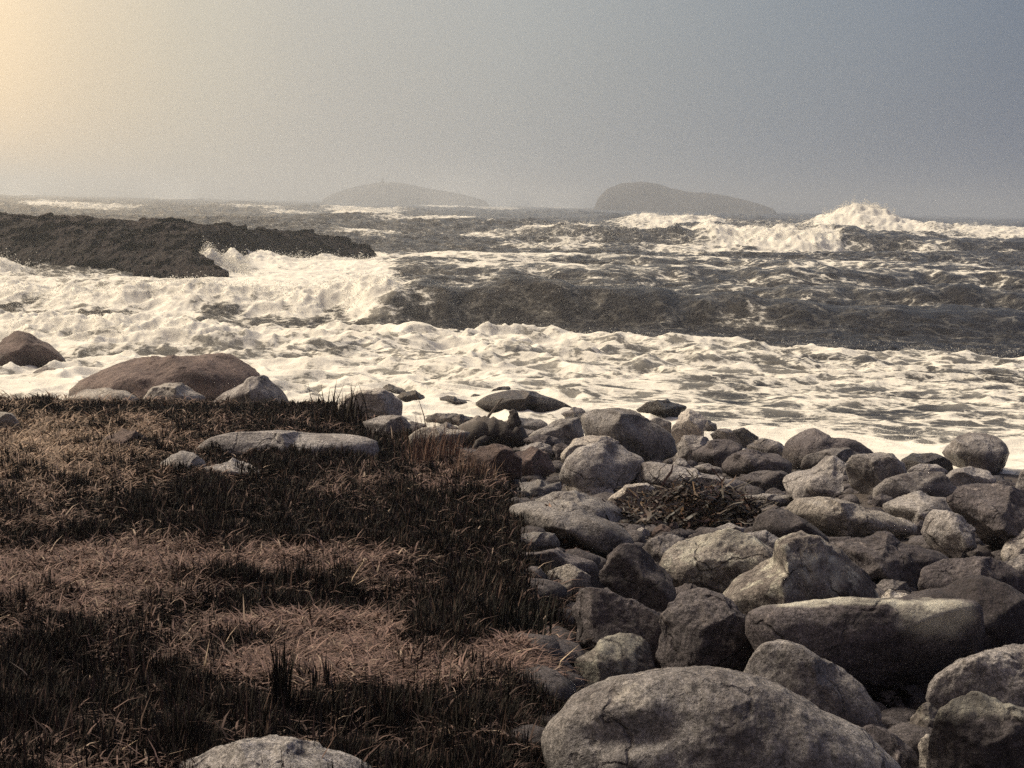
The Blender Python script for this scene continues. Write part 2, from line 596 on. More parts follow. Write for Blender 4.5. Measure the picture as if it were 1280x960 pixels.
# far breaker with its big burst of foam
wave([(480, 0), (600, .9), (650, 1.5), (750, 1.9), (850, 2.3), (900, 2.6), (960, 2.8), (1040, 2.9), (1090, 2.3), (1180, 1.9), (1280, 1.6), (1600, 1.2)],
     [(480, 146), (900, 142), (1280, 139)], 4.2, 10, None,
     [(600, 0), (645, .85), (720, .9), (880, .9), (1030, .8), (1045, .15), (1600, .1)], .5, 5.0, 2.2, .6)
wave([(880, 0), (915, .5), (950, .9), (985, .7), (1020, .75), (1050, 0)], [(880, 140.5), (1050, 139)], 5.0, 6, None,
     [(855, 0), (880, .6), (902, 1.2), (925, 1.35), (1015, 1.35), (1035, 1.2), (1052, .35), (1075, 0)], 7.0, 6.0, .9, 1.3, patch=.0)
# farther crests standing against the sky
wave([(650, 0), (740, 1.2), (800, 2.4), (880, 2.6), (940, 2.0), (1000, 2.4), (1030, 3.6), (1055, 4.3), (1090, 3.6), (1130, 2.8), (1200, 2.2), (1290, 1.4), (1600, 1.2)],
     [(650, 240), (1000, 236), (1280, 226)], 7, 16, None,
     [(740, 0), (785, .9), (880, .9), (900, .3), (1005, .4), (1022, 1.05), (1110, 1.0), (1170, .75), (1290, .7), (1600, .5)], 15, 9, 3, 1.4)
wave([(360, 0), (415, 1.6), (432, 2.4), (470, 1.6), (500, .4), (540, .8), (600, 1.0), (660, .4), (1500, .6)], 335, 8, 18, None,
     [(405, 0), (418, 1.0), (485, .95), (497, 0), (528, 0), (540, .8), (590, .8), (600, 0)], 7, 7, 2, 1.0)
wave([(-400, .9), (0, .9), (200, 1.2), (330, .6), (700, 1.2), (1100, 1.5), (1600, 1.2)], 480, 12, 26, None, None, wob=6)

# foam lying on the water
jag = fbm2(X * .35, Y * .45, 4)
jag2 = fbm2(X * 1.1 + 5, Y * 1.5, 4)
qx = X + .9 * noise2(X * .5, Y * .5 + 3); qy = Y + .7 * noise2(X * .5 + 8, Y * .5)
b = 1 - np.abs(noise2(qx * .34, qy * .55)) * 2.4
b2 = 1 - np.abs(noise2(qx * 1.1 + 5, qy * 1.5)) * 2.4
b3 = 1 - np.abs(noise2(qx * 3.1 + 5, qy * 3.6)) * 2.4
edge = px_interp([(-400, 43.5), (0, 43), (450, 44), (700, 42.3), (850, 41.3), (1000, 40.3), (1280, 39.8), (1600, 39.5)]) + 1.1 * fbm2(X * .35 + 2, X * 0 + 1.5, 3) + .5 * jag2
wash = 1 - sstep(-.35, .25, Y - edge)
cov = px_interp([(-400, .74), (150, .72), (400, .57), (700, .52), (850, .49), (950, .40), (1280, .36), (1600, .36)]) + .28 * jag
lead = np.exp(-((Y - edge + 1.0) / .9) ** 2)
cov = cov + .22 * lead + .16 * (b - .45) + .10 * (b2 - .4)
# thick white wash where it breaks on the stones
sh_r = px_interp([(-400, 30), (300, 30), (520, 29), (700, 28.5), (860, 25.5), (1000, 25), (1200, 24), (1300, 25), (1600, 26)])
thick = 1 - sstep(-1.0, 1.6, Y - sh_r + .8 * jag)
cov = np.maximum(cov, thick * px_interp([(-400, .95), (400, .86), (700, .88), (860, 1.0), (1210, 1.0), (1280, .9), (1600, .9)]))
put(wash * cov)
grey_band = np.exp(-((Y - 44.8) / 1.6) ** 2) * (1 - sstep(380, 520, PX)) * .52
put(grey_band)
flat = 1 - .45 * sstep(600, 950, PX)
H += flat * (wash * (.30 * b + .11 * b2 * (.4 + b) + .012 * b3 - .24) + lead * wash * .22)
H += thick * (.22 * b2 + .12)
# white water between the ledge and the breaker
wl = sstep(-60, 30, PX) * 0 + 1
zone = sstep(225, 262, PX) * (1 - sstep(455, 520, PX)) * sstep(52, 58, Y) * (1 - sstep(92, 104, Y + 4 * jag))
put(zone * (.98 + .12 * jag))
zone2 = (1 - sstep(225, 300, PX)) * sstep(50, 55, Y) * (1 - sstep(66, 80, Y))
put(zone2 * (.66 + .25 * jag))
H = H * (1 - .6 * zone) + zone * (.16 * b + .12 * b2)
# spray thrown up against the ledge
for (sx, sY, sh, rx, ry) in ((262, 72.5, 1.5, 22, 1.5), (287, 76, 1.2, 20, 2.2), (320, 83, .7, 40, 2.5), (400, 89, .5, 30, 2), (185, 68.5, .9, 12, .8), (-5, 71, 1.2, 26, 1.5)):
    e = np.exp(-((PX - sx) / rx) ** 2 - ((Y - sY) / ry) ** 2)
    H += sh * e * (.32 + .30 * b2 + .22 * b)
    put(1.1 * sstep(.12, .45, e + .22 * jag2))
# streaks and whitecaps of the open water
streak = .6 * ridge2(X * .22 + .4 * jag, Y * .10, 3) + .5 * jag
for (sx, row, wpx, hpx, f) in (
        (60, 258, 40, 3, .8), (20, 241, 30, 2.2, .9), (215, 244, 34, 2, .85), (300, 262, 60, 3, .5), (120, 262, 60, 4, .55), (360, 268, 40, 3, .5),
        (450, 266, 60, 4, .6), (560, 259, 40, 2.5, .8), (620, 262, 30, 3, .5), (690, 252.5, 40, 2, .8), (520, 283, 60, 5, .58), (600, 300, 90, 6, .55),
        (700, 312, 80, 5, .55), (470, 300, 60, 6, .62), (560, 330, 120, 7, .66), (720, 342, 90, 6, .6), (860, 318, 70, 6, .66), (830, 345, 60, 4, .62),
        (960, 320, 60, 4, .55), (930, 352, 50, 5, .62), (1010, 345, 70, 4, .5), (1060, 340, 60, 3, .55), (1150, 322, 50, 4, .5), (1260, 387, 34, 6, .85),
        (1190, 404, 26, 6, .55), (1080, 372, 40, 4, .5), (980, 400, 60, 3, .35), (860, 403, 50, 4, .35), (930, 415, 50, 3, .3), (1240, 300, 60, 4, .6),
        (1150, 290, 60, 4, .62), (1220, 290, 60, 4, .7), (700, 398, 60, 3, .45), (600, 412, 60, 3, .6), (1040, 318, 50, 3, .45), (1140, 350, 60, 3, .45)):
    dr = max(row - hrow(sx), 2.0)
    rr = CAMZ * FPX / np.maximum(Y, 1)        # rows under the horizon
    e = np.exp(-((PX - sx) / wpx) ** 2 - ((rr - dr) / hpx) ** 2)
    put((f + .06) * sstep(.15, 1.0, e * (1.0 + .9 * streak)) * (.80 + .28 * streak))
cap = sstep(.42, .75, c1 + .35 * jag) * sstep(.2, 1.0, H / np.maximum(swell_amp, .1))
put(cap * .60 * sstep(48, 90, Y))
put((.07 + .15 * jag) * sstep(45, 60, Y) + .26 * sstep(54, 62, Y) * (1 - sstep(100, 118, Y)) * sstep(-.35, .5, jag) * sstep(430, 560, PX))
# bands of grey water left open between the lines of surf on the left
lft = 1 - sstep(400, 530, PX)
wv_ = 1.0 * fbm2(X * .16, Y * .1 + 5, 3)
gap = np.exp(-((Y - 44.4 - wv_) / 1.3) ** 2) * .75 + np.exp(-((Y - 58.5 - 2 * wv_) / 2.6) ** 2) * .55 * (1 - sstep(200, 380, PX)) + np.exp(-((Y - 34.0 - 1.5 * wv_) / 1.1) ** 2) * .35
foam = foam * (1 - lft * gap * sstep(-.5, .25, jag2 + .4))
beyond = sstep(400, 1200, Y)
foam = np.clip(foam, 0, 1.1)
# the water runs in between the stones but keeps below the land
g_here = ground(X, Y)
H = np.where(Y < 36, H * np.clip((Y - 20) / 16, .16, 1) + .03, H)
# the mesh carries the choppy sideways push of crests
sea = new_mesh('sea', np.stack([X, Y, H], 1), mat=sea_mat(), quads=grid_quads(len(yr), len(tb)), attrs={'foam': foam})
tag(sea, kind='structure')
_seaH = H.reshape(len(yr), len(tb))


def sea_z(px, Yv):
    i = np.clip(np.searchsorted(yr, Yv), 0, len(yr) - 1)
    j = np.clip(np.searchsorted(tb, (px - 640) / FPX), 0, len(tb) - 1)
    return _seaH[i, j]


def spray_mat():
    m, nt, b = mat_new('spray_white')
    b.inputs['Base Color'].default_value = (.86, .85, .81, 1)
    b.inputs['Roughness'].default_value = .9
    t = nd(nt, 'BsdfTranslucent'); t.inputs['Color'].default_value = (.92, .91, .88, 1)
    mx = nd(nt, 'MixShader'); mx.inputs[0].default_value = .5
    nt.links.new(b.outputs[0], mx.inputs[1]); nt.links.new(t.outputs[0], mx.inputs[2])
    nt.links.new(mx.outputs[0], [n for n in nt.nodes if n.type == 'OUTPUT_MATERIAL'][0].inputs[0])
    return m


# drops torn off the crests by the wind
def spray():
    r = np.random.default_rng(21)
    P = []; S = []
    for (p0, p1, Y0, h, n, sz) in ((898, 1046, 139, 1.2, 3000, .04), (640, 900, 142, .5, 1800, .05), (1020, 1110, 236, 1.4, 2200, .08), (780, 890, 238, .8, 900, .07),
                                   (414, 490, 335, .8, 700, .1), (0, 500, 49, .35, 5200, .022), (245, 310, 73, .9, 3200, .03), (300, 470, 86, .7, 2200, .03),
                                   (0, 240, 37, .3, 2200, .016), (500, 860, 49, .14, 900, .014), (560, 1280, 41, .22, 1400, .014), (880, 1230, 24.5, .25, 1300, .009), (-20, 60, 70, .8, 700, .03)):
        px = r.uniform(p0, p1, n); Yv = Y0 + r.normal(0, .012 * Y0 + .3, n)
        z = sea_z(px, Yv) + np.abs(r.normal(0, h * .5, n)) * (.4 + .6 * np.abs(noise2(px / 13.0, px * 0 + Y0)) * 2.5)
        P.append(np.stack([(px - 640) / FPX * Yv, Yv, z], 1)); S.append(sz * r.uniform(.4, 1.3, n))
    P = np.concatenate(P); S = np.concatenate(S)
    tv = np.array([[1, 1, 1], [1, -1, -1], [-1, 1, -1], [-1, -1, 1]]) * .6
    n = len(P)
    ang = r.uniform(0, 6.28, n); ca, sa = np.cos(ang), np.sin(ang)
    V = np.empty((n, 4, 3))
    for k in range(4):
        V[:, k, 0] = P[:, 0] + S * (tv[k, 0] * ca - tv[k, 1] * sa)
        V[:, k, 1] = P[:, 1] + S * (tv[k, 0] * sa + tv[k, 1] * ca)
        V[:, k, 2] = P[:, 2] + S * tv[k, 2]
    tr = np.array([[0, 1, 2], [0, 3, 1], [0, 2, 3], [1, 3, 2]])
    T_ = (np.arange(n)[:, None, None] * 4 + tr[None]).reshape(-1, 3)
    o = new_mesh('sea_spray', V.reshape(-1, 3), mat=spray_mat(), tris=T_)
    tag(o, kind='stuff')


spray()

# ------------------------------------------------------------------ boulders
def radial(poly):
    p = np.array(poly, float)
    c = (p.min(0) + p.max(0)) / 2
    q = p - c
    q[:, 1] *= -1                                   # up is positive
    th = np.linspace(-math.pi, math.pi, 361)[:-1]
    d = np.stack([np.cos(th), np.sin(th)], 1)
    r = np.zeros(len(th))
    n = len(q)
    for i in range(n):
        a = q[i]; e = q[(i + 1) % n] - a
        den = d[:, 0] * e[1] - d[:, 1] * e[0]
        with np.errstate(divide='ignore', invalid='ignore'):
            tt = (a[0] * e[1] - a[1] * e[0]) / den
            ss = (a[0] * d[:, 1] - a[1] * d[:, 0]) / den
        ok = (np.abs(den) > 1e-9) & (ss >= -1e-6) & (ss <= 1 + 1e-6) & (tt > 0)
        r[ok] = np.maximum(r[ok], tt[ok])
    bad = r <= 0
    if bad.any():
        r[bad] = np.interp(np.where(bad)[0], np.where(~bad)[0], r[~bad])
    k = np.ones(7) / 7
    r = np.convolve(np.concatenate([r[-3:], r, r[:3]]), k, 'valid')
    return c, th, r, (np.ptp(p[:, 0]), np.ptp(p[:, 1]))


def boulder(poly, mat, label, kind='boulder', D=.42, Yat=None, base=None, p=2.6, ang=.35, rough=1.0, cuts=(), group='boulders of the stony shore', seed=0, drop=1.3, floor=.12, dents=(), crust=()):
    c, th, r, (W, Hh) = radial(poly)
    base = base if base is not None else max(q[1] for q in poly) + .04 * Hh
    if Yat is None:
        Yf = hit(c[0], base, floor)[1]
    else:
        Yf = Yat
    wm = W * Yf / FPX
    Dm = max(D * wm, .35 * Hh * Yf / FPX)
    Yc = Yf + .7 * Dm
    rc = ray(c[0], c[1])
    t = Yc / rc[1]
    Pc = CAM + rc * t
    dd = rc / np.linalg.norm(rc)
    sub = 6 if W > 120 else (5 if W > 40 else 4)
    if W > 330: sub = 7
    N, Tr = ico(sub)
    a, bb, cc = N[:, 0], N[:, 1], N[:, 2]
    rs = np.random.default_rng(1000 + seed)
    q = np.stack([np.sign(v) * np.abs(v) ** (2 / p) for v in (a, bb, cc)], 1)
    # broken faces: planes that slice the round body
    cl = list(cuts)
    ang = ang + .12 if ang > 0 else 0
    for k in range(int(4 + 7 * ang) if ang > 0 else 0):
        az = rs.uniform(-1.15, 1.15)
        n = np.array([math.sin(az), -math.cos(az) * (1 if k % 5 else -1), rs.choice([rs.uniform(-.45, .1), rs.uniform(.25, .95)])])
        n /= np.linalg.norm(n)
        cl.append((*n, rs.uniform(.66 - .22 * ang, .90 - .16 * ang)))
    for (n0, n1, n2, off) in cl:
        n = np.array([n0, n1, n2], float); n /= np.linalg.norm(n)
        s = q @ n - off
        k = .022
        over = k * np.logaddexp(0, np.clip(s / k, -40, 40))        # soft clip
        over = np.minimum(over, np.maximum(s, 0) + k)
        q -= np.outer(over * .96, n)
    theta = np.arctan2(q[:, 2], q[:, 0])
    rho = np.hypot(q[:, 0], q[:, 2])
    # unit circle support of the superellipse, so that rho = 1 lies on the outline
    sup = (np.abs(np.cos(theta)) ** p + np.abs(np.sin(theta)) ** p) ** (-1 / p)
    rr = 1.035 * np.interp(theta, th, r, period=2 * math.pi) * rho / sup
    sc = t / FPX
    u = np.cos(theta) * rr * sc; w = np.sin(theta) * rr * sc
    w = np.where(w < 0, w * drop, w)
    dep = q[:, 1] * Dm
    V = np.outer(u, R_) + np.outer(w, U_) + np.outer(dep, dd)
    size = min(wm, 2.4 * Hh * Yf / FPX)
    nl = np.linalg.norm(V, axis=1, keepdims=True)
    nv = V / np.maximum(nl, 1e-6)
    o3 = rs.uniform(0, 90, 3)
    P = V / size + o3
    h = .075 * fbm3(P * 1.8, 3) + .050 * (ridge3(P * 3.2) - .4) + .022 * (ridge3(P * 9) - .4) + .012 * fbm3(P * 18, 4)
    V = V + nv * (h * size * rough)[:, None]
    for (du, dw, sr, depth) in dents:                              # hollows worn in the face towards the sea or the path
        e = np.exp(-((u / (W * sc) * 2 - du) / sr) ** 2 - ((w / (Hh * sc) * 2 - dw) / (sr * .8)) ** 2) * (dep < .4 * Dm)
        V = V - nv * (e * depth * size)[:, None]
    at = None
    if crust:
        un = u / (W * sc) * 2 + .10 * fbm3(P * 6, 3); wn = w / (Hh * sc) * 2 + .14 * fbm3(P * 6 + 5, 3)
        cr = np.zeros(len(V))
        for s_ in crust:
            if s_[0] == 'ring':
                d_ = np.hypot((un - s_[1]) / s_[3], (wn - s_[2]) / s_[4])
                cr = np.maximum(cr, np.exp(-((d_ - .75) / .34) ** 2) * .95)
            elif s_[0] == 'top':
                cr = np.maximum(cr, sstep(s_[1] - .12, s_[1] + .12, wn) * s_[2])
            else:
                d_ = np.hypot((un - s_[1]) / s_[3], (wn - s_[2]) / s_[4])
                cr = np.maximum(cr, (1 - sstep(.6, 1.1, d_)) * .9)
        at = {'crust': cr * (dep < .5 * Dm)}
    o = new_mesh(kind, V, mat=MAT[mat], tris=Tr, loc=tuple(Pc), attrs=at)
    tag(o, label, kind, group)
    return o


def ridge3(p, o=3):
    s = 0; a = 1.0; t = 0
    for k in range(o):
        s = s + a * (1 - 2.2 * np.abs(noise3(p + 7.7 * k))); t += a
        a *= .5; p = p * 2.1
    return s / t


_bn = [0]
BO = []


def B(poly, mat, label, **kw):
    _bn[0] += 1
    if isinstance(poly, str):
        v = [float(s) for s in poly.replace(',', ' ').split()]
        poly = list(zip(v[0::2], v[1::2]))
    o = boulder(poly, mat, label, seed=_bn[0], **kw)
    BO.append(o)
    return o


STONE = dict(kind='stone', group='smaller stones of the shore')
# --- closest to the camera
B('689,930 700,907 734,877 779,851 827,842 872,840 910,843 951,855 985,870 1034,896 1071,915 1101,941 1122,962 1128,1010 1060,1080 760,1080 688,1000', 'grey',
  'huge pale grey dome-topped boulder with a worn groove on its side, largest of all', D=.34, ang=0, base=1085, p=2.4, rough=.55, drop=1.0, dents=((-.62, .28, .20, .05), (-.42, .36, .16, .04)))
B('1150,925 1161,876 1192,862 1221,868 1246,880 1290,893 1330,930 1320,1020 1190,1020 1155,980', 'dark',
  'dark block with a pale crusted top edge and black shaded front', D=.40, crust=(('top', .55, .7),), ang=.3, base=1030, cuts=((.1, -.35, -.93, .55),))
B('1139,899 1147,884 1163,877 1176,884 1180,910 1168,925 1145,922', 'lichen', 'small knobbly yellowish stone wedged against the dark pale-edged block', **STONE, base=950, D=.5)
B('1143,930 1158,918 1180,922 1190,938 1188,965 1170,985 1148,968', 'pale', 'small cracked pale stone low in the dark gap beside the huge dome boulder', **STONE, base=1000, D=.4, ang=.6)
B('1072,918 1090,908 1112,915 1140,935 1150,970 1110,990 1080,960', 'dark', 'low dark stone half hidden behind the shoulder of the huge dome boulder', **STONE, base=1000)
B('1164,869 1177,847 1205,826 1236,815 1280,811 1325,818 1350,860 1340,915 1200,905', 'grey',
  'rounded mottled grey boulder behind the dark pale-edged block', D=.42, ang=.2, base=925)
B('942,774 964,762 1005,760 1061,754 1139,755 1208,757 1216,766 1215,810 1192,822 1174,841 1146,885 1124,897 1060,880 985,850 945,810', 'dark',
  'big broken slab with a flat pale top corner over a dark undercut', D=.30, ang=.0, p=4.5, base=893, crust=(('spot', .62, .72, .36, .36), ('spot', -.1, .95, .9, .10)), rough=.6, cuts=((-.06, .72, -.70, .70), (.38, -.52, -.76, .42), (-.5, -.15, -.85, .80)))  # lit top corner and top edge painted in as pale spots
B('932,844 942,822 961,807 980,805 1005,813 1036,832 1074,857 1099,885 1096,905 1074,915 1036,912 960,900 938,875', 'grey',
  'smooth boulder with slanting streaks in front of the broken slab', D=.40, ang=.1, base=948, rough=.7, cuts=((.55, .45, -.7, .82),))
B('824,769 831,754 850,746 880,744 902,754 936,780 966,802 950,835 920,850 884,852 840,848 828,812', 'dark',
  'coarse dark speckled round boulder just behind the huge dome boulder', D=.46, ang=.2, base=872, rough=1.3)
B('709,817 726,806 764,799 790,796 805,802 816,836 800,860 770,876 734,885 708,872', 'lichen',
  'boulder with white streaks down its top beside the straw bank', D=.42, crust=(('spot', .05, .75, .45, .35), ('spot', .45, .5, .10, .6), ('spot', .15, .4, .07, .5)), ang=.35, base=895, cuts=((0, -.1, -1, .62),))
B('707,754 726,741 756,741 790,752 820,771 831,791 831,832 797,838 752,830 711,805', 'dark',
  'long dark boulder with thin pale top edge and black underside', D=.38, ang=.3, base=845, cuts=((0, -.35, -.93, .60),))
# --- second row
B('889,752 925,724 966,697 974,679 996,670 1022,675 1045,694 1067,716 1090,735 1096,748 1071,766 1000,778 925,776', 'lichen',
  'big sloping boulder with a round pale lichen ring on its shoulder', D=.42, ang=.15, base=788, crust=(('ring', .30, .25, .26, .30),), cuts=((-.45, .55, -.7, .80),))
B('1062,712 1078,710 1090,722 1099,742 1092,758 1070,755', 'dark', 'dark stone tucked against the lichen-ringed boulder', **STONE)
B('831,709 839,690 872,669 910,666 940,675 962,690 974,703 955,725 915,745 865,742 835,726', 'lichen',
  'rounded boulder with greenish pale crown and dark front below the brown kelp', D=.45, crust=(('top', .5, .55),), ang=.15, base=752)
B('798,690 812,676 835,670 856,671 862,690 840,712 810,712', 'grey', 'grey boulder squeezed between the purple pyramid and greenish-crowned boulder', D=.5, ang=.4)
B('930,668 957,664 975,674 980,690 960,700 935,692', 'grey', 'small grey stone filling the gap behind the greenish-crowned boulder', **STONE)
B('838,735 855,728 880,734 892,748 860,760 835,752', 'dark', 'low dark stone under the front of the greenish-crowned boulder', **STONE)
B('749,729 764,697 779,682 797,681 816,697 839,727 850,746 834,768 805,768 764,752', 'dark',
  'steep purple-grey pyramid-shaped boulder with a vertical fold', D=.5, ang=.3, base=778, rough=1.2, cuts=((-.72, .15, -.7, .60), (.66, .3, -.7, .62)))
B('648,694 685,688 715,691 741,703 752,717 747,730 715,728 655,722', 'dark',
  'low dark flat boulder at the grass edge beneath the orange wrack', D=.4, ang=.3, base=735)
B('684,715 712,708 735,720 742,738 725,748 690,742', 'pale', 'small pale stone below the low dark flat boulder', **STONE)
B('725,755 745,740 765,748 760,765 735,768', 'grey', 'grey stone just left of the purple pyramid boulder', **STONE, base=770)
B('1026,674 1060,669 1108,672 1149,681 1170,689 1186,702 1160,722 1136,735 1101,731 1074,714 1040,692', 'dark',
  'broad dark boulder with black front behind the lichen-ringed boulder', D=.42, ang=.3, base=742, cuts=((.1, -.25, -.96, .66),))
B('1151,733 1160,713 1187,701 1218,697 1249,703 1275,720 1292,737 1285,752 1240,750 1190,748', 'dark',
  'dark arched boulder with thin pale rim between broad neighbours on the right', D=.4, ang=.15, base=760, cuts=((0, -.35, -.93, .62),))
B('1129,757 1156,736 1191,725 1225,725 1252,732 1282,750 1320,795 1300,825 1215,825 1150,800', 'dark',
  'large smooth dark dome behind the flat corner of the broken slab', D=.45, ang=.08, base=835, rough=.5)
B('1251,690 1266,669 1290,656 1325,668 1330,700 1290,712 1258,705', 'pale', 'pale rounded boulder cut off by the frame above its lower twin', D=.45, base=712)
B('1257,708 1275,695 1300,692 1330,700 1330,730 1285,730 1262,720', 'grey', 'lower pale boulder cut off by the frame under its rounder twin', D=.45)
B('1094,733 1108,724 1132,727 1143,740 1120,750 1098,746', 'grey', 'small rounded stone between the lichen-ringed boulder and the dark dome', **STONE)
B('1091,757 1112,739 1135,744 1135,760 1105,765', 'pale', 'small pale pointed stone behind the top edge of the broken slab', **STONE)
# --- third row
B('940,664 947,646 964,636 984,638 1008,652 1036,672 1010,682 965,680', 'dark',
  'smooth dark half-round boulder right of the brown kelp', D=.46, ang=.15, base=690, rough=.6)
B('978,640 998,622 1032,624 1067,634 1101,640 1129,652 1142,662 1080,670 1039,674 1005,662', 'pale',
  'flat grey boulder sloping right behind the smooth dark half-round one', D=.5, ang=.4, base=682)
B('1058,662 1081,650 1115,641 1134,646 1146,662 1115,674 1070,674', 'pale', 'pale cracked wedge on the right end of the flat grey boulder', **STONE, D=.55, ang=.7, base=678)
B('1154,668 1160,648 1170,639 1187,643 1215,655 1235,676 1247,694 1235,702 1201,700 1175,690', 'grey',
  'angular boulder with flat lit face and black right side', D=.5, ang=.5, base=708, cuts=((.80, -.1, -.6, .38), (-.35, .5, -.8, .62)))
B('1186,625 1204,610 1235,609 1300,620 1340,640 1330,672 1252,694 1230,672 1205,650', 'dark',
  'wide dark slab with pale upper surface at the frame edge', D=.42, ang=.4, base=702, cuts=((-.2, -.35, -.9, .55),))
B('1098,632 1125,622 1149,616 1190,619 1198,641 1160,656 1120,652', 'grey', 'flat-topped grey boulder left of the wide dark slab', D=.5, ang=.5, base=664, cuts=((0, .95, -.3, .70),))
B('912,624 925,619 953,618 998,620 998,632 953,638 919,632', 'grey', 'long thin flat stone right of the brown kelp heap', **STONE, D=.3, base=642, ang=.5)
B('979,612 984,593 1012,581 1043,575 1048,579 1067,593 1094,621 1081,630 1060,634 1026,632 990,624', 'grey',
  'blocky boulder with pale left face and sharp dark right face', D=.5, ang=.2, base=642, cuts=((.86, .05, -.5, .22), (-.55, .35, -.75, .55)))
B('1092,613 1112,598 1149,591 1177,591 1189,607 1200,614 1177,622 1115,630 1098,626', 'grey',
  'smooth oval grey boulder behind the flat-topped one', D=.45, ang=.15, base=634, rough=.6)
B('1060,584 1070,571 1094,569 1115,568 1127,579 1133,594 1115,608 1090,616 1067,604', 'grey',
  'upright rounded grey boulder next to the dark-sided block', D=.5, ang=.25, base=620)
B('1179,599 1194,588 1215,585 1235,588 1247,601 1228,612 1195,612', 'grey', 'low rounded grey boulder in front of the surf-washed dome', D=.5, ang=.2)
B('1228,616 1246,603 1259,602 1272,615 1255,622 1235,622', 'dark', 'small dark round stone right of the low rounded grey boulder', **STONE)
B('1270,608 1278,590 1292,580 1320,588 1320,622 1280,622', 'grey', 'grey boulder at the frame edge beside the surf', D=.5)
B('1175,566 1191,552 1211,545 1232,543 1249,552 1259,566 1250,581 1239,590 1204,590 1184,580', 'grey',
  'round speckled boulder standing in white surf on the right', D=.5, ang=.15, rough=1.1)
B('1125,574 1142,567 1170,567 1187,576 1192,588 1150,592 1130,586', 'dark', 'low dark boulder left of the surf-washed dome', D=.45)
B('1134,590 1149,580 1170,581 1186,591 1160,598', 'grey', 'small grey stone in front of the low dark boulder by the surf', **STONE)
B('979,574 984,554 1002,542 1019,537 1039,547 1067,552 1095,570 1075,582 1020,586 990,584', 'dark',
  'dark pointed boulder rising against the white surf', D=.45, ang=.5, base=590)
B('1000,583 1008,569 1032,563 1063,562 1088,568 1070,585 1020,590', 'grey', 'grey hump in front of the dark pointed boulder', D=.5, base=594)
B('915,600 943,591 978,590 989,597 983,614 945,614 922,608', 'dark', 'low dark rounded boulder left of the pale-faced block', D=.45, base=618)
B('903,586 916,569 933,563 953,566 971,567 989,580 980,592 947,596 915,594', 'dark',
  'knuckled dark boulder with three bumps behind the low rounded one', D=.5, ang=.5, base=600, rough=1.5)
B('932,557 953,549 974,554 984,565 972,576 943,572', 'grey', 'small grey boulder touching the dark pointed one', D=.5)
B('908,541 929,535 947,547 945,558 920,558', 'dark', 'small dark boulder at the waterline, second of a touching pair', D=.5)
B('888,544 898,537 912,538 928,547 926,558 898,556', 'grey', 'small grey boulder at the waterline, first of a touching pair', D=.5)
B('862,566 885,552 912,550 927,560 912,584 878,580', 'dark', 'dark lumpy boulder below the waterline pair', D=.5, ang=.5, base=590)
B('838,558 855,546 880,547 896,553 872,574 845,574', 'grey', 'grey boulder in front of the pale upright water-edge rock', D=.5, base=580)
B('838,537 847,519 861,513 874,517 882,525 878,540 876,552 842,552', 'pale', 'pale upright rock at the water edge with foam on its right', D=.5, ang=.5, base=556)
B('838,582 848,573 857,575 862,584 850,591', 'grey', 'tiny grey stone by the left end of the long pale slab', **STONE)
B('866,584 885,580 905,586 900,594 876,592', 'grey', 'tiny flat stone resting behind the long pale slab', **STONE)
# --- centre group
B('725,537 727,522 744,513 771,511 795,518 816,530 838,543 845,560 820,570 778,562 744,554 727,549', 'grey',
  'large smooth grey boulder with dark hollow at its left end, highest of the centre', D=.45, ang=.25, base=580, cuts=((-.92, -.1, -.4, .74),))
B('702,594 712,575 725,562 744,555 764,553 782,560 806,574 803,602 764,616 715,608', 'grey',
  'big smooth centre boulder with sloping left flank beneath a pale cap', D=.48, ang=.3, base=624, cuts=((.7, .1, -.7, .62),))
B('704,567 720,549 757,546 774,553 760,566 712,576', 'pale', 'pale cap-like boulder behind the big smooth centre boulder', D=.5, base=585)
B('786,600 809,577 840,582 871,588 909,596 943,604 953,612 926,622 875,622 830,618 795,612', 'grey',
  'long pale-topped slab pointing right above the brown kelp', D=.26, ang=.35, base=628, p=2.8, cuts=((0, -.5, -.86, .66),))
B('760,624 782,607 806,605 819,611 805,626 775,632', 'pale', 'thin pale overhanging slab at the left rim of the kelp hollow', D=.5, base=636, cuts=((.1, -.7, -.7, .35),))
B('708,608 730,601 764,607 768,620 740,624 715,620', 'pale', 'flat pale stone below the big smooth centre boulder', **STONE, D=.5)
B('640,614 650,603 672,600 690,605 706,598 709,613 690,624 652,626', 'grey', 'low grey boulder with a dark knob at the grass edge', D=.5, ang=.4)
B('666,626 696,617 730,617 754,621 777,636 772,655 735,650 685,640', 'grey', 'flat grey boulder behind the sloping whaleback boulder', D=.5, ang=.3, base=658)
B('637,634 661,626 702,627 733,633 757,649 778,662 791,676 764,688 727,682 682,670 640,664', 'grey',
  'whaleback grey boulder sloping right at the grass edge', D=.42, ang=.15, base=694, rough=.6, cuts=((-.1, -.35, -.93, .66),))
B('633,674 660,667 692,668 704,682 680,692 640,688', 'grey', 'thin grey stone under the whaleback boulder', **STONE, D=.5)
B('591,572 599,561 617,557 637,563 650,576 650,592 600,590', 'red', 'reddish dome-shaped boulder in front of the driftwood', D=.5, ang=.1, base=600)
B('638,567 665,560 685,566 693,586 670,596 645,592', 'red', 'flat reddish boulder right of the reddish dome', D=.5, ang=.3, base=602)
B('683,563 699,554 714,556 710,570 695,575', 'dark', 'small dark stone left of the pale cap-like boulder', **STONE)
B('655,550 675,544 696,548 706,556 688,566 662,560', 'dark', 'small dark boulder behind the flat reddish one', D=.5)
B('661,544 692,528 723,521 728,545 705,558 675,554', 'grey', 'sloping grey boulder left of the highest centre boulder', D=.5, ang=.3, base=562)
B('622,530 648,523 675,525 686,533 660,543 628,540', 'grey', 'low grey boulder behind the driftwood, facing the foam', D=.45)
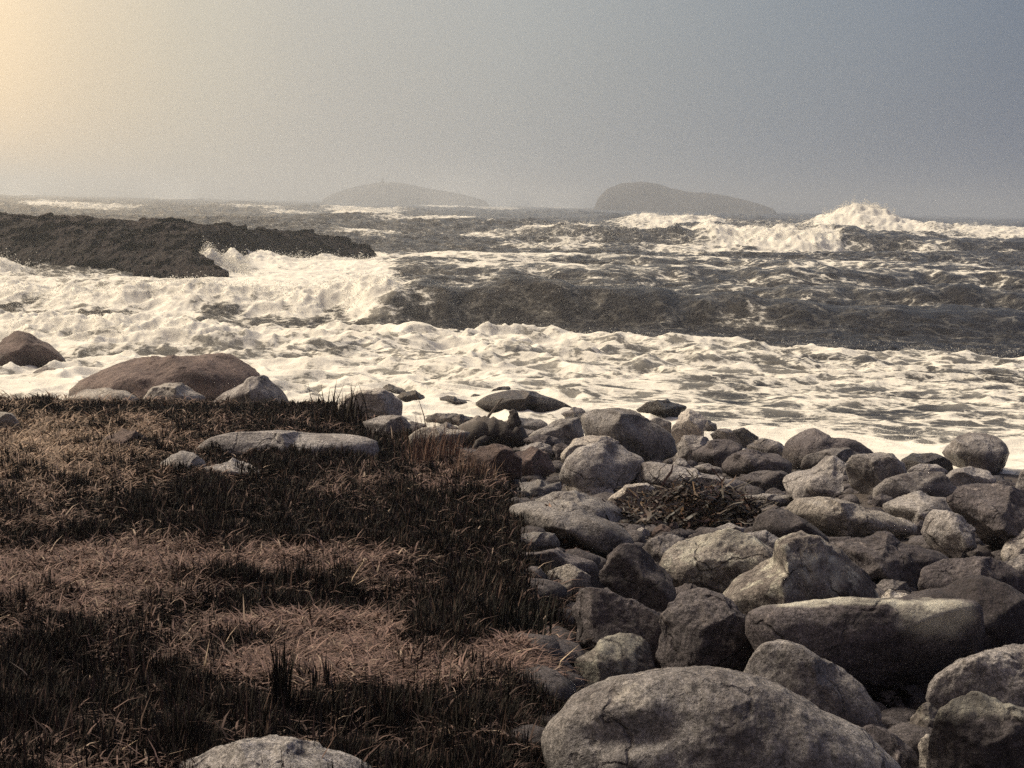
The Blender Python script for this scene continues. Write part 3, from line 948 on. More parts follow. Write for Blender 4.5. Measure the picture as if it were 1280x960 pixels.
B('574,534 590,521 612,521 620,534 600,543 580,542', 'pale', 'rounded pale boulder behind the driftwood twig', D=.5)
B('532,524 545,517 570,517 582,525 560,532 538,531', 'grey', 'low grey boulder in foam behind the tall dry stalk', D=.5)
B('512,545 530,535 555,534 588,541 572,556 520,557', 'pale', 'flat pale boulder left of the driftwood', D=.5, base=560)
B('572,547 590,541 600,552 585,560', 'grey', 'small grey stone under the left end of the driftwood', **STONE)
B('545,535 558,529 573,535 568,545 548,544', 'grey', 'small grey stone between the tall dry stalk and the driftwood', **STONE)
B('700,517 713,509 730,508 734,517 716,525', 'grey', 'small grey boulder washed by foam left of the highest centre boulder', D=.5)
B('594,505 613,494 641,488 668,491 692,498 722,511 712,518 675,512 640,514 606,511', 'wet', 'long wet dark boulder lying in the foam', D=.36, ang=.1, rough=.6)
B('605,497 617,485 637,483 642,492 625,500', 'wet', 'wet dark boulder peeking over the long wet one', D=.5)
B('581,500 593,493 606,496 604,504 587,505', 'wet', 'small wet stone left of the long wet boulder', **STONE)
B('626,505 640,501 650,510 636,515', 'wet', 'small wet stone in front of the long wet boulder', **STONE)
B('655,514 672,506 684,508 680,518 660,519', 'wet', 'foam-splashed wet stone at the foot of the long wet boulder', **STONE)
B('469,489 486,480 506,485 511,493 490,497', 'wet', 'wet brown stone behind the pale-topped dome in the foam', D=.5)
B('491,497 505,489 520,489 541,501 520,506 497,504', 'wet', 'wet grey-brown stone right of the pale-topped dome', D=.5)
B('545,498 560,494 592,503 585,511 555,509', 'wet', 'low wet stone in foam between two wet boulders', D=.45)
B('424,508 430,497 445,490 470,487 490,491 503,503 499,524 470,527 435,524', 'pale', 'pale-topped dome with black lower side at the grass end', D=.5, ang=.1, base=526, cuts=((.35, -.35, -.87, .62),))
B('796,513 812,504 838,501 862,508 848,522 808,523', 'wet', 'wet stone with foam pouring over it before the pale upright rock', D=.45, rough=1.4)
B('498,534 515,527 532,532 530,544 505,545', 'grey', 'grey stone beside the base of the tall dry stalk', **STONE)
# --- left side
B('-24,452 0,432 8,424 19,415 38,417 60,430 79,448 87,462 40,466 -24,466', 'red', 'brown mound-shaped boulder alone in the surf on the far left', D=.5, ang=.15, base=466, rough=.6)
B('37,467 56,458 95,469 70,474', 'grey', 'flat washed stone in front of the brown mound', **STONE, base=474)
B('70,471 80,466 93,471 80,475', 'grey', 'tiny washed stone at the tip of the flat washed one', **STONE, base=476)
B('86,490 112,471 150,456 187,447 240,443 277,443 304,460 320,477 300,500 187,508 108,500', 'red', 'very large brown whaleback boulder in the surf behind the grass', D=.40, ang=.12, rough=1.1, Yat=25.0, floor=0)
B('258,507 296,480 330,471 351,484 366,503 320,512', 'grey', 'pale wet boulder at the right end of the brown whaleback', D=.5, ang=.4, Yat=22.6)
B('176,503 192,484 226,481 262,499 230,510', 'pale', 'low pale boulder in front of the brown whaleback', D=.5, Yat=21.6)
B('80,500 108,486 157,489 178,502 130,511', 'pale', 'flat pale stone at the seaward edge of the grass', D=.5, Yat=21.0)
B('-30,522 -5,514 14,518 24,530 0,540 -30,540', 'pale', 'pale stone among straw at the left frame edge', D=.5)
B('247,549 262,536 270,532 300,527 360,527 431,530 472,537 466,562 350,572 258,566', 'grey', 'long pale slab lying in the dark grass', D=.26, ang=.2, p=3.0, base=572, rough=.6, cuts=((0, -.2, -.98, .7),))
B('194,570 210,556 240,560 256,570 262,592 225,596 198,590', 'grey', 'squat pinkish-grey stone sunk in the grass', D=.5, ang=.5, base=596)
B('252,576 292,567 336,584 318,600 262,596', 'grey', 'flat pale stone touching the squat one in the grass', D=.5, base=600)
B('122,553 146,536 170,536 187,552 150,562', 'red', 'tan mound-like stone in the straw left of the long slab', D=.5, base=562)
B('185,968 215,950 270,936 320,930 380,931 430,944 470,966 460,1010 200,1010', 'grey', 'pale flat-topped boulder in black grass at the bottom of the frame', D=.4, ang=.2, base=1010)

# the crowd of low stones along the waterline in the middle
B('455,528 475,520 500,521 512,532 500,542 465,542', 'grey', 'low grey stone below the pale-topped dome at the end of the dark grass', D=.5, base=548)
B('648,560 662,553 690,556 696,568 672,574 652,570', 'grey', 'grey stone between the flat reddish boulder and the small dark one behind', **STONE)
B('704,522 716,517 730,520 732,530 716,534', 'dark', 'dark stone filling the notch left of the highest centre boulder', **STONE)
B('560,524 574,519 592,521 596,530 575,534', 'dark', 'dark wet stone in foam behind the rounded pale boulder', **STONE)
B('640,541 655,536 672,540 670,549 648,550', 'pale', 'small pale stone between the driftwood and the sloping grey boulder', **STONE)
B('872,530 884,525 896,529 896,540 878,541', 'dark', 'small dark stone in wash right of the pale upright rock', **STONE)
B('806,528 822,523 838,528 838,540 815,542', 'grey', 'grey stone tucked between the highest centre boulder and the pale upright rock', **STONE)
B('945,560 958,556 970,560 966,570 950,570', 'pale', 'tiny pale stone before the small grey boulder touching the pointed one', **STONE)
B('1210,575 1228,570 1244,578 1240,592 1216,592', 'grey', 'grey stone at the front foot of the surf-washed dome', **STONE)
B('1088,622 1102,617 1116,622 1112,634 1092,634', 'dark', 'dark stone right of the sharp dark face of the blocky boulder', **STONE)
B('1010,638 1028,632 1044,637 1040,648 1016,648', 'grey', 'grey stone in the gap below the blocky pale-faced boulder', **STONE)
B('860,612 876,608 892,613 888,624 864,624', 'red', 'reddish stone under the point of the long pale-topped slab', **STONE)
B('1140,656 1152,650 1164,656 1160,668 1142,668', 'dark', 'dark stone beside the left edge of the angular black-sided boulder', **STONE)
B('700,690 720,684 738,690 736,702 708,702', 'red', 'reddish stone under the orange wrack', **STONE)
B('895,660 912,655 930,661 926,674 900,674', 'grey', 'grey stone between the brown kelp and the greenish-crowned boulder', **STONE)

for o in BO:                                   # stones that the turf has grown round
    if 'lying in the dark grass' in o['label']: o.location.z -= .10
    if 'sunk in the grass' in o['label'] or 'touching the squat' in o['label']: o.location.z -= .05


# ------------------------------------------------------------------ ledge, islands
def ridge_body(name, pts, mat, depth, n=420, mrow=64, rough=.12, nscale=.6, back=1.0, zb=-1.5):
    """long rock: pts = (px, top row, distance of its front foot, distance of its top)"""
    p = np.array(pts, float)
    px = np.linspace(p[0, 0], p[-1, 0], n)
    top = np.interp(px, p[:, 0], p[:, 1]); yf = np.interp(px, p[:, 0], p[:, 2]); yt = np.interp(px, p[:, 0], p[:, 3])
    if rough < 1.0:
        top = top + 2.4 * fbm2(px / 16.0, px * 0 + 3, 4) - 2.2 * np.maximum(0, noise2(px / 9.0, px * 0 + 8))
    zt = np.array([zrow(a, b_, c_) for a, b_, c_ in zip(px, top, yt)])
    endf = np.minimum(1, np.minimum(np.arange(n), np.arange(n)[::-1]) / (n * .03)) ** .5
    zt = zb + (zt - zb) * endf
    s = np.linspace(0, 1, mrow)
    V = np.empty((mrow, n, 3))
    for i, sv in enumerate(s):
        if sv < .6:
            q = sv / .6
            Yv = yf + (yt - yf) * q; z = zb + (zt - zb) * np.sin(q * math.pi / 2) ** .8
        else:
            q = (sv - .6) / .4
            Yv = yt + depth * q; z = zb + (zt - zb) * np.cos(q * math.pi / 2) ** .8
        V[i, :, 0] = (px - 640) / FPX * Yv; V[i, :, 1] = Yv; V[i, :, 2] = z
    f = V.reshape(-1, 3)
    P = f * nscale
    sc = np.clip((f[:, 2] - zb) / 1.5, 0, 1)
    d = rough * (fbm3(P, 4) + .45 * fbm3(P * 4.3 + 3, 5, .7)) * sc
    if rough < 1.0:
        # joints and steps of the bedrock
        st = ridge3(f * np.array([.16, .30, .5]) + 4, 4)
        d = d + 1.0 * (np.round(st * 3.2) / 3.2 * .6 + st * .4 - .4) * sc
    f = f + np.stack([d * .4, -d, d * .55], 1)
    return new_mesh(name, f, mat=mat, quads=grid_quads(mrow, n))


ledge = ridge_body('rock_ledge', [(-260, 284, 78, 84), (-100, 275, 77, 83), (0, 270, 75, 82), (60, 274, 74, 81), (150, 276, 72.5, 80), (215, 279, 71, 80), (243, 281, 70.5, 80), (270, 282, 73, 82), (300, 288, 80, 86),
                                  (340, 291, 85, 90), (390, 296, 88, 93), (430, 303, 91, 95), (455, 311, 93, 95.5), (478, 324, 94, 95.5)],
                   ledge_mat(), 7, rough=.8, nscale=.33, n=900, mrow=150)
tag(ledge, 'long low dark weed-covered rock ledge jutting into white surf', 'rock ledge')
lobe = ridge_body('rock_outcrop', [(160, 338, 67.5, 69), (178, 328, 67.2, 70), (195, 318, 67, 71), (225, 314, 66.5, 71.5), (250, 322, 66.5, 71), (268, 336, 66.8, 69.5), (284, 347, 67.5, 69)],
                  bpy.data.materials['weedy_ledge'], 4, rough=.42, nscale=.55, n=200, mrow=70)
tag(lobe, 'dark rock outcrop at the foot of the long ledge, wrapped in foam', 'rock')
isl_m = plain_mat('island_heath', (.040, .036, .032), (.075, .066, .058), .02, .95, 1.0)
DI1, DI2 = 1600, 1080
isl = ridge_body('island', [(396, 251, DI1, DI1 + 40), (412, 243, DI1, DI1 + 60), (430, 236.5, DI1, DI1 + 90), (452, 231, DI1, DI1 + 100), (470, 228.5, DI1, DI1 + 100), (495, 229, DI1, DI1 + 100), (510, 231.5, DI1, DI1 + 100),
                            (530, 236, DI1, DI1 + 90), (555, 240, DI1, DI1 + 80), (575, 243.5, DI1, DI1 + 70), (592, 247.5, DI1, DI1 + 60), (608, 253, DI1, DI1 + 40)], isl_m, 110, rough=1.6, nscale=.03, zb=-2)
tag(isl, 'faint hazy island with a small tower on its top', 'island', 'islands on the horizon')
isl2 = ridge_body('island', [(734, 258, DI2, DI2 + 30), (742, 247, DI2, DI2 + 40), (752, 236, DI2, DI2 + 60), (770, 229.5, DI2, DI2 + 80), (795, 227.5, DI2, DI2 + 80), (815, 230, DI2, DI2 + 80), (830, 235, DI2, DI2 + 80),
                             (850, 239.5, DI2, DI2 + 70), (880, 241.5, DI2, DI2 + 70), (900, 245, DI2, DI2 + 70), (922, 250, DI2, DI2 + 60), (940, 255, DI2, DI2 + 50), (954, 259.5, DI2, DI2 + 40), (966, 263, DI2, DI2 + 30)],
                  isl_m, 90, rough=1.6, nscale=.03, zb=-2)
tag(isl2, 'dark humped island with a long low tail and no tower', 'island', 'islands on the horizon')


def lathe(prof, n=16):
    V = []; Q = []
    for (r, z) in prof:
        for k in range(n):
            V.append((r * math.cos(2 * math.pi * k / n), r * math.sin(2 * math.pi * k / n), z))
    for i in range(len(prof) - 1):
        for k in range(n):
            Q.append((i * n + k, i * n + (k + 1) % n, (i + 1) * n + (k + 1) % n, (i + 1) * n + k))
    return np.array(V), np.array(Q)


ty = DI1 + 100
tz = zrow(474, 229, ty)
tw = bpy.data.objects.new('beacon_tower', None); COL.objects.link(tw)
tw.location = ((474 - 640) / FPX * ty, ty, tz - .8)
tag(tw, 'tiny beacon tower standing on top of the faint island', 'tower')
tm = plain_mat('tower_stone', (.05, .042, .04), (.09, .078, .07), .5, .9)
V, Q = lathe([(0.01, 0), (1.75, 0), (1.45, 4.0), (1.3, 4.6)])
new_mesh('tower_shaft', V, mat=tm, quads=Q, parent=tw)
V, Q = lathe([(1.3, 4.603), (1.9, 4.65), (1.9, 4.95), (1.0, 5.0), (1.0, 6.0), (1.25, 6.05), (.5, 6.7), (.01, 6.9)])
new_mesh('lantern', V, mat=tm, quads=Q, parent=tw)

# ------------------------------------------------------------------ grass
def to_ground(px, row):
    """many pixels at once onto the land (marching along each ray)"""
    d = F_[None] + R_[None] * ((px - 640) / FPX)[:, None] - U_[None] * ((row - 480) / FPX)[:, None]
    d = d / d[:, 1:2]
    Yv = np.full(len(px), 3.0)
    done = np.zeros(len(px), bool)
    idx = np.arange(len(px))
    for y in np.arange(3.0, 24.0, .2):
        P = CAM[None] + d[idx] * y
        new = P[:, 2] <= ground(P[:, 0], P[:, 1])
        Yv[idx[new]] = y
        done[idx[new]] = True
        idx = idx[~new]
        if not len(idx): break
    lo, hi = Yv - .2, Yv.copy()
    for _ in range(5):
        md = (lo + hi) / 2
        P = CAM[None] + d * md[:, None]
        bl = P[:, 2] <= ground(P[:, 0], P[:, 1])
        hi = np.where(bl, md, hi); lo = np.where(bl, lo, md)
    Yv = hi
    P = CAM[None] + d * Yv[:, None]
    return P[:, 0], P[:, 1], done


EDGE_ROW = [(490, 440), (505, 470), (520, 515), (545, 540), (575, 585), (600, 630), (640, 640), (690, 655), (720, 690), (780, 705), (840, 700), (880, 690), (1000, 690)]


def edge_px(row):
    return np.interp(row, [e[0] for e in EDGE_ROW], [e[1] for e in EDGE_ROW])


# where the photograph shows pale matted straw (+) or dark upright tussocks (-)
BLOBS = [(60, 560, 150, 50, .8), (60, 640, 90, 40, .25), (210, 700, 260, 26, .95), (70, 740, 110, 34, .8), (330, 715, 160, 16, .5), (100, 790, 70, 30, .6), (430, 800, 100, 22, 1.7), (330, 790, 90, 12, .8), (330, 855, 70, 26, 1.0),
         (400, 848, 120, 20, 1.6), (530, 858, 90, 22, 1.8), (650, 825, 60, 26, 1.7), (660, 850, 40, 40, .7), (570, 750, 60, 12, .5), (450, 620, 70, 16, .5), (440, 700, 120, 12, .6), (560, 600, 60, 30, .3), (600, 570, 50, 14, .4),
         (590, 820, 80, 110, -.8), (380, 900, 200, 40, -.8), (330, 650, 230, 45, -1.0), (80, 680, 110, 16, -.8), (560, 690, 110, 34, -.9), (580, 790, 90, 26, -1.0), (440, 760, 100, 20, -.7), (350, 580, 120, 20, -.7), (480, 560, 90, 20, -.6), (230, 900, 260, 40, -1.2), (60, 860, 120, 60, -.8),
         (150, 515, 200, 10, -.5), (380, 515, 90, 8, -.8), (620, 730, 60, 26, -.9), (560, 920, 120, 30, -1.0), (300, 765, 110, 16, -.8), (140, 800, 80, 25, -.4), (650, 690, 40, 60, -.6), (480, 840, 60, 10, -.5)]


def straw_field(px, row):
    v = np.zeros_like(px)
    for (a, b_, w_, h_, s_) in BLOBS:
        v += s_ * np.exp(-((px - a) / w_) ** 2 - ((row - b_) / h_) ** 2)
    return v


def blades(name, x, y, z, yaw, length, lean, width, col, mat, curl=.5):
    """thin tapering leaves, each bent along its length"""
    n = len(x)
    dx, dy = np.cos(yaw), np.sin(yaw)
    tw = yaw + math.pi / 2 + rng.normal(0, .5, n)
    wx_, wy_ = np.cos(tw) * width * .5, np.sin(tw) * width * .5
    V = np.empty((n, 5, 3))
    l1 = lean * (1 - curl * .5); l2 = np.minimum(lean * (1 + curl * .6), 1.75)
    h1 = length * .5
    mx_, my_, mz = x + dx * h1 * np.sin(l1), y + dy * h1 * np.sin(l1), z + h1 * np.cos(l1)
    ex, ey, ez = mx_ + dx * h1 * np.sin(l2), my_ + dy * h1 * np.sin(l2), mz + h1 * np.cos(l2)
    V[:, 0] = np.stack([x - wx_, y - wy_, z], 1); V[:, 1] = np.stack([x + wx_, y + wy_, z], 1)
    V[:, 2] = np.stack([mx_ + wx_ * .8, my_ + wy_ * .8, mz], 1); V[:, 3] = np.stack([mx_ - wx_ * .8, my_ - wy_ * .8, mz], 1)
    V[:, 4] = np.stack([ex, ey, ez], 1)
    i = np.arange(n) * 5
    Q = np.stack([i, i + 1, i + 2, i + 3], 1); Tt = np.stack([i + 3, i + 2, i + 4], 1)
    c = np.repeat(col, 5, axis=0)
    return new_mesh(name, V.reshape(-1, 3), mat=mat, quads=Q, tris=Tt, color=c, smooth=False)


# candidate places, spread evenly over the picture of the field and a margin around it
N = 560000
px = rng.uniform(-160, 730, N); row = rng.uniform(488, 1075, N)
px = np.concatenate([px, rng.uniform(-520, -160, 90000)]); row = np.concatenate([row, rng.uniform(560, 1075, 90000)])
ok = px < edge_px(row) + rng.normal(0, 20, len(px))
px, row = px[ok], row[ok]
x, y, done = to_ground(px, row)
keep = done & (y < 20.6)
px, row, x, y = px[keep], row[keep], x[keep], y[keep]
sf = straw_field(px, row) + .75 * fbm2(x * 1.3, y * 1.3, 4) + .60 * fbm2(x * 4.5, y * 4.5, 3) - .06 - .28 * sstep(800, 960, row)
z = ground(x, y)
dist = np.maximum(y, 3.5)
gm = tint_mat('dry_straw', .8)
# matted straw everywhere, lying along the wind
u = rng.uniform(0, 1, len(x))
k = u < np.clip(.26 + .55 * sf, .03, .9)
n = k.sum()
yaw = np.where(rng.uniform(0, 1, n) < .6, rng.uniform(0, 6.283, n), rng.normal(.1, .6, n) + np.where(rng.uniform(0, 1, n) < .45, math.pi, 0)) + 2.2 * fbm2(x[k] * 1.6 + 4, y[k] * 1.6, 3)
ln = (rng.uniform(.015, .055, n) + .0055 * dist[k]) * rng.choice([1, 1, 1, 1, 1.7], n); le = np.clip(rng.normal(1.38, .26, n), .3, 1.65)
cs = np.stack([rng.uniform(.03, .185, n)] * 3, 1) * np.array([1.0, .67, .58])
cs = cs * (1 + .30 * np.clip(sf[k], -1, 1))[:, None]
left_glow = np.exp(-((px[k] - 40) / 260) ** 2 - ((row[k] - 545) / 90) ** 2)  # warm glow over the far-left straw, painted into its tint
cs = cs * (1 + .9 * left_glow)[:, None] * np.stack([np.ones(n), 1 + .10 * left_glow, 1 - .05 * left_glow], 1)
pale = rng.uniform(0, 1, n) < .04
cs[pale] = np.array([.30, .235, .185])
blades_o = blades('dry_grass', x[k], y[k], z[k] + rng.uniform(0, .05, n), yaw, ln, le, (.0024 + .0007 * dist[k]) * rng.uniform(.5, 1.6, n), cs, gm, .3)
tag(blades_o, kind='stuff')
# dark upright tussocks in clumps
cl_d = fbm2(x * 2.6 + 8, y * 2.6, 3) + .6 * noise2(x * 6, y * 6)
k = (rng.uniform(0, 1, len(x)) < np.clip(.50 - .9 * sf + .7 * cl_d, 0, .97))
n = k.sum()
yaw = rng.uniform(0, 6.283, n)
tall = np.clip(.85 + .9 * cl_d[k], .3, 1.9)
ln = (rng.uniform(.03, .10, n) + .003 * dist[k]) * tall * (1 - .5 * sstep(16.5, 19, dist[k])); le = np.abs(rng.normal(.15, .38, n))
cs = np.stack([rng.uniform(.010, .030, n)] * 3, 1) * np.array([1.0, .88, .74])
br = rng.uniform(0, 1, n) < .20
cs[br] = np.stack([rng.uniform(.05, .12, br.sum())] * 3, 1) * np.array([1.0, .66, .56])
wd = (.0030 + .0008 * dist[k]) * rng.uniform(.5, 1.7, n)
# taller tussocks standing out of the sward
w_c = np.clip(.55 - .7 * sf, .08, 1.2) * np.clip(.9 + .9 * cl_d, .2, 2)
ci = rng.choice(len(x), 520, p=w_c / w_c.sum())
nb = 34
ch = np.repeat(rng.uniform(.5, 1.25, 520), nb)
cxy = np.repeat(np.stack([x[ci], y[ci]], 1), nb, axis=0) + rng.normal(0, 1, (520 * nb, 2)) * np.repeat(rng.uniform(.015, .06, 520), nb)[:, None]
m_ = len(cxy)
l2_ = (rng.uniform(.05, .15, m_) + .003 * cxy[:, 1]) * ch * (1 - .5 * sstep(16.5, 19, cxy[:, 1]))
c2_ = np.stack([rng.uniform(.010, .034, m_)] * 3, 1) * np.array([1.0, .86, .72])
bt = rng.uniform(0, 1, m_) < .24
c2_[bt] = np.stack([rng.uniform(.05, .13, bt.sum())] * 3, 1) * np.array([1.0, .66, .54])
tus = blades('grass', np.concatenate([x[k], cxy[:, 0]]), np.concatenate([y[k], cxy[:, 1]]), np.concatenate([z[k] - .01, ground(cxy[:, 0], cxy[:, 1]) - .01]),
             np.concatenate([yaw, rng.uniform(0, 6.283, m_)]), np.concatenate([ln, l2_]), np.concatenate([le, np.abs(rng.normal(.1, .22, m_))]),
             np.concatenate([wd, (.0030 + .0008 * cxy[:, 1]) * rng.uniform(.5, 1.6, m_)]), np.concatenate([cs, c2_]), gm, .8)
tag(tus, kind='stuff')
print('straw/tussock', len(blades_o.data.polygons), len(tus.data.polygons))


def stalks(name, label, cat, px0, row0, n, hgt, spread, col, lean=.2, width=.006, group=None, yawc=None, dark_head=False):
    """a loose plant of stiff stalks, one mesh"""
    P = hit(px0, row0)
    xs = rng.normal(0, spread, n); ys = rng.normal(0, spread, n)
    yaw = rng.uniform(0, 6.283, n) if yawc is None else rng.normal(yawc, .5, n)
    c = np.stack([rng.uniform(.75, 1.2, n)] * 3, 1) * np.array(col)
    o = blades(name, xs, ys, np.full(n, -.03), yaw, hgt * rng.uniform(.5, 1.05, n), np.abs(rng.normal(lean, lean * .5, n)), np.full(n, width), c, gm, .7)
    o.location = (P[0], P[1], float(ground(P[0], P[1])))
    tag(o, label, cat, group)
    return o


stalks('dry_stalk', 'single tall dry stalk bending left above the shore stones', 'grass stalk', 532, 558, 3, 1.0, .02, (.14, .095, .07), .28, .016, yawc=3.3)
stalks('reed_clump', 'clump of thin reddish-tan reeds at the base of the tall stalk', 'reeds', 545, 582, 150, .50, .14, (.16, .10, .078), .22, .009, 'reed clumps by the stones')
stalks('reed_clump', 'clump of short pale reeds right in front of the reddish dome boulder', 'reeds', 590, 600, 110, .28, .10, (.18, .12, .09), .28, .009, 'reed clumps by the stones')
stalks('dark_plant', 'dark spiky plant standing before the pale-topped dome boulder', 'plant', 424, 530, 46, .52, .13, (.035, .028, .022), .22, .026, 'dark spiky plants')
stalks('dark_plant', 'slender black plant standing alone over pale straw near the bottom', 'plant', 352, 905, 60, .32, .014, (.016, .013, .011), .10, .010, 'dark spiky plants')
stalks('dark_plant', 'broad black plant at the straw bank beside the white-streaked boulder', 'plant', 640, 800, 160, .24, .07, (.018, .018, .015), .25, .011, 'dark spiky plants')
for (a, b_, hh, yw, lab) in ((430, 745, .30, .4, 'pale broken stalk leaning right in the dark grass'), (250, 860, .20, 1.0, 'short pale stalk pair upright in black grass'), (690, 850, .26, 1.6, 'pale upright stalk hanging at the straw bank edge'),
                             (560, 835, .24, .2, 'arched pale stalk over the dark hollow of the straw bank'), (130, 950, .20, .8, 'thin pale stalk in the black grass at the very bottom')):
    stalks('dry_stalk', lab, 'grass stalk', a, b_, 2, hh, .008, (.42, .33, .24), .5, .009, 'pale broken stalks', yawc=yw)

# ------------------------------------------------------------------ driftwood
wood = plain_mat('wet_driftwood', (.014, .010, .010), (.055, .042, .038), 14, .7, .03)
twig_m = plain_mat('twig_bark', (.03, .022, .02), (.10, .08, .07), 20, .8, .01)


def limb(name, pts, mat, parent=None, loc=None, nseg=9, rough=.25, seed=0):
    """gnarled branch: (x, y, z, radius) along its length"""
    p = np.array(pts, float)
    s = np.linspace(0, len(p) - 1, 6 * len(p))
    q = np.stack([np.interp(s, np.arange(len(p)), p[:, j]) for j in range(4)], 1)
    V = []
    for i in range(len(q)):
        tdir = q[min(i + 1, len(q) - 1), :3] - q[max(i - 1, 0), :3]
        tdir /= np.linalg.norm(tdir) + 1e-9
        a = np.cross(tdir, [0.3, .9, .2]); a /= np.linalg.norm(a) + 1e-9
        b_ = np.cross(tdir, a)
        for k in range(nseg):
            an = 2 * math.pi * k / nseg
            V.append(q[i, :3] + q[i, 3] * (a * math.cos(an) + b_ * math.sin(an)))
    V = np.array(V)
    r = np.repeat(q[:, 3], nseg)
    d = fbm3(V * 9 + seed, 3) * r * rough * 2
    ctr = np.repeat(q[:, :3], nseg, axis=0)
    V = V + (V - ctr) / np.maximum(r, 1e-4)[:, None] * d[:, None]
    nr = len(q)
    Q = []
    for i in range(nr - 1):
        for k in range(nseg):
            Q.append((i * nseg + k, i * nseg + (k + 1) % nseg, (i + 1) * nseg + (k + 1) % nseg, (i + 1) * nseg + k))
    c0 = len(V); V = np.vstack([V, q[0, :3], q[-1, :3]])
    Tt = [(c0, (k + 1) % nseg, k) for k in range(nseg)] + [(c0 + 1, (nr - 1) * nseg + k, (nr - 1) * nseg + (k + 1) % nseg) for k in range(nseg)]
    return new_mesh(name, V, mat=mat, quads=np.array(Q), tris=np.array(Tt), parent=parent, loc=loc)


P = hit(612, 566)
dw = bpy.data.objects.new('driftwood_stump', None); COL.objects.link(dw)
dw.location = (P[0], P[1] + .2, float(ground(P[0], P[1])))
tag(dw, 'black wet driftwood stump with an upright knob on the shore stones', 'driftwood')
sc_ = P[1] / FPX
limb('trunk', [(-62 * sc_, .1, .06, .06), (-40 * sc_, .05, .14, .13), (-12 * sc_, 0, .26, .20), (12 * sc_, 0, .24, .19), (34 * sc_, 0, .20, .16), (46 * sc_, 0, .12, .07)], wood, dw, nseg=14, rough=.4, seed=3)
limb('root', [(30 * sc_, 0, .26, .10), (31 * sc_, 0, .40, .085), (29 * sc_, .02, .50, .075), (26 * sc_, .02, .56, .04)], wood, dw, nseg=10, rough=.3, seed=9)
limb('root', [(-40 * sc_, -.1, .1, .07), (-70 * sc_, -.2, .12, .05), (-92 * sc_, -.25, .04, .02)], wood, dw, nseg=8, seed=14)
limb('root', [(0, -.1, .2, .07), (-14 * sc_, -.3, .16, .05), (-22 * sc_, -.38, .04, .02)], wood, dw, nseg=8, seed=24)
P2 = hit(606, 552)
zz = float(ground(P2[0], P2[1]))
tg = limb('driftwood_twig', [(-10 * sc_, 0, .05, .03), (4 * sc_, 0, .32, .025), (16 * sc_, 0, .50, .022), (24 * sc_, 0, .62, .016), (28 * sc_, 0, .66, .01)], twig_m, loc=(P2[0], P2[1] + .5, zz + .12), nseg=7, rough=.15, seed=5)
tag(tg, 'thin forked dark twig sticking up against white foam', 'twig')

# ------------------------------------------------------------------ seaweed cast ashore
def wrack(name, label, px0, row0, rx, ry, n, height, cols, length=(.08, .25), wid=(.015, .05), group='heaps of cast seaweed'):
    """a heap of crinkled kelp fronds"""
    P = hit(px0, row0)
    r = np.random.default_rng(int(px0 + row0))
    V = []; Q = []; C = []
    ns = 8
    for i in range(n):
        a = r.uniform(0, 6.283); q = math.sqrt(r.uniform(0, 1))
        cx, cy = rx * q * math.cos(a), ry * q * math.sin(a)
        cz = float(ground(P[0] + cx, P[1] + cy)) - float(ground(P[0], P[1])) + height * (1 - q * q) * r.uniform(.3, 1.1) + .02
        L = r.uniform(*length); W_ = r.uniform(*wid); yw = r.uniform(0, 6.283)
        pitch = r.normal(0, .45); ph = r.uniform(0, 6.283)
        c = np.array(cols[r.integers(len(cols))]) * r.uniform(.7, 1.25)
        b0 = len(V)
        for j in range(ns):
            s_ = j / (ns - 1) - .5
            wj = W_ * (1 - (2 * s_) ** 2 * .8) * (1 + .3 * math.sin(9 * s_ + ph))
            cu = L * .16 * math.sin(9 * s_ + ph)
            xx = cx + math.cos(yw) * s_ * L - math.sin(yw) * cu * .6; yy = cy + math.sin(yw) * s_ * L + math.cos(yw) * cu * .6
            z_ = cz + math.sin(pitch) * s_ * L + .3 * cu
            for sd_ in (-1, 1):
                V.append((xx - math.sin(yw) * wj * sd_, yy + math.cos(yw) * wj * sd_, z_ + sd_ * W_ * .5 * math.sin(ph + 3 * s_)))
                C.append(c)
        for j in range(ns - 1):
            Q.append((b0 + 2 * j, b0 + 2 * j + 1, b0 + 2 * j + 3, b0 + 2 * j + 2))
    o = new_mesh(name, np.array(V), mat=gm2, quads=np.array(Q), color=np.array(C), loc=(P[0], P[1], float(ground(P[0], P[1]))))
    tag(o, label, 'seaweed', group)
    return o


gm2 = tint_mat('kelp', .45)
wrack('seaweed_heap', 'large brown kelp heap with yellowish fronds between boulders', 865, 650, .62, .80, 900, .30, [(.035, .020, .015), (.016, .011, .010), (.020, .013, .011), (.13, .082, .045), (.06, .032, .024), (.010, .008, .008), (.018, .012, .010)], (.18, .55), (.005, .012))
wrack('seaweed_heap', 'black kelp in the hollow under the thin pale slab', 795, 662, .40, .5, 260, .12, [(.02, .014, .012), (.012, .009, .009), (.05, .03, .025)], (.12, .35), (.006, .016))
wrack('seaweed_heap', 'rusty orange wrack lying on the low dark flat boulder', 715, 686, .30, .16, 420, .24, [(.14, .065, .035), (.09, .045, .025), (.05, .03, .02), (.18, .10, .055)], (.04, .12), (.004, .010))
wrack('seaweed_heap', 'small reddish wrack patch hanging off the long pale-topped slab', 810, 606, .22, .3, 220, .16, [(.12, .055, .04), (.06, .03, .025)], (.04, .12), (.006, .014))
wrack('seaweed_heap', 'black scrap of kelp in the notch right of the streaked boulder', 1104, 892, .11, .12, 60, .07, [(.012, .009, .009), (.02, .014, .014)], (.06, .14), (.01, .03))
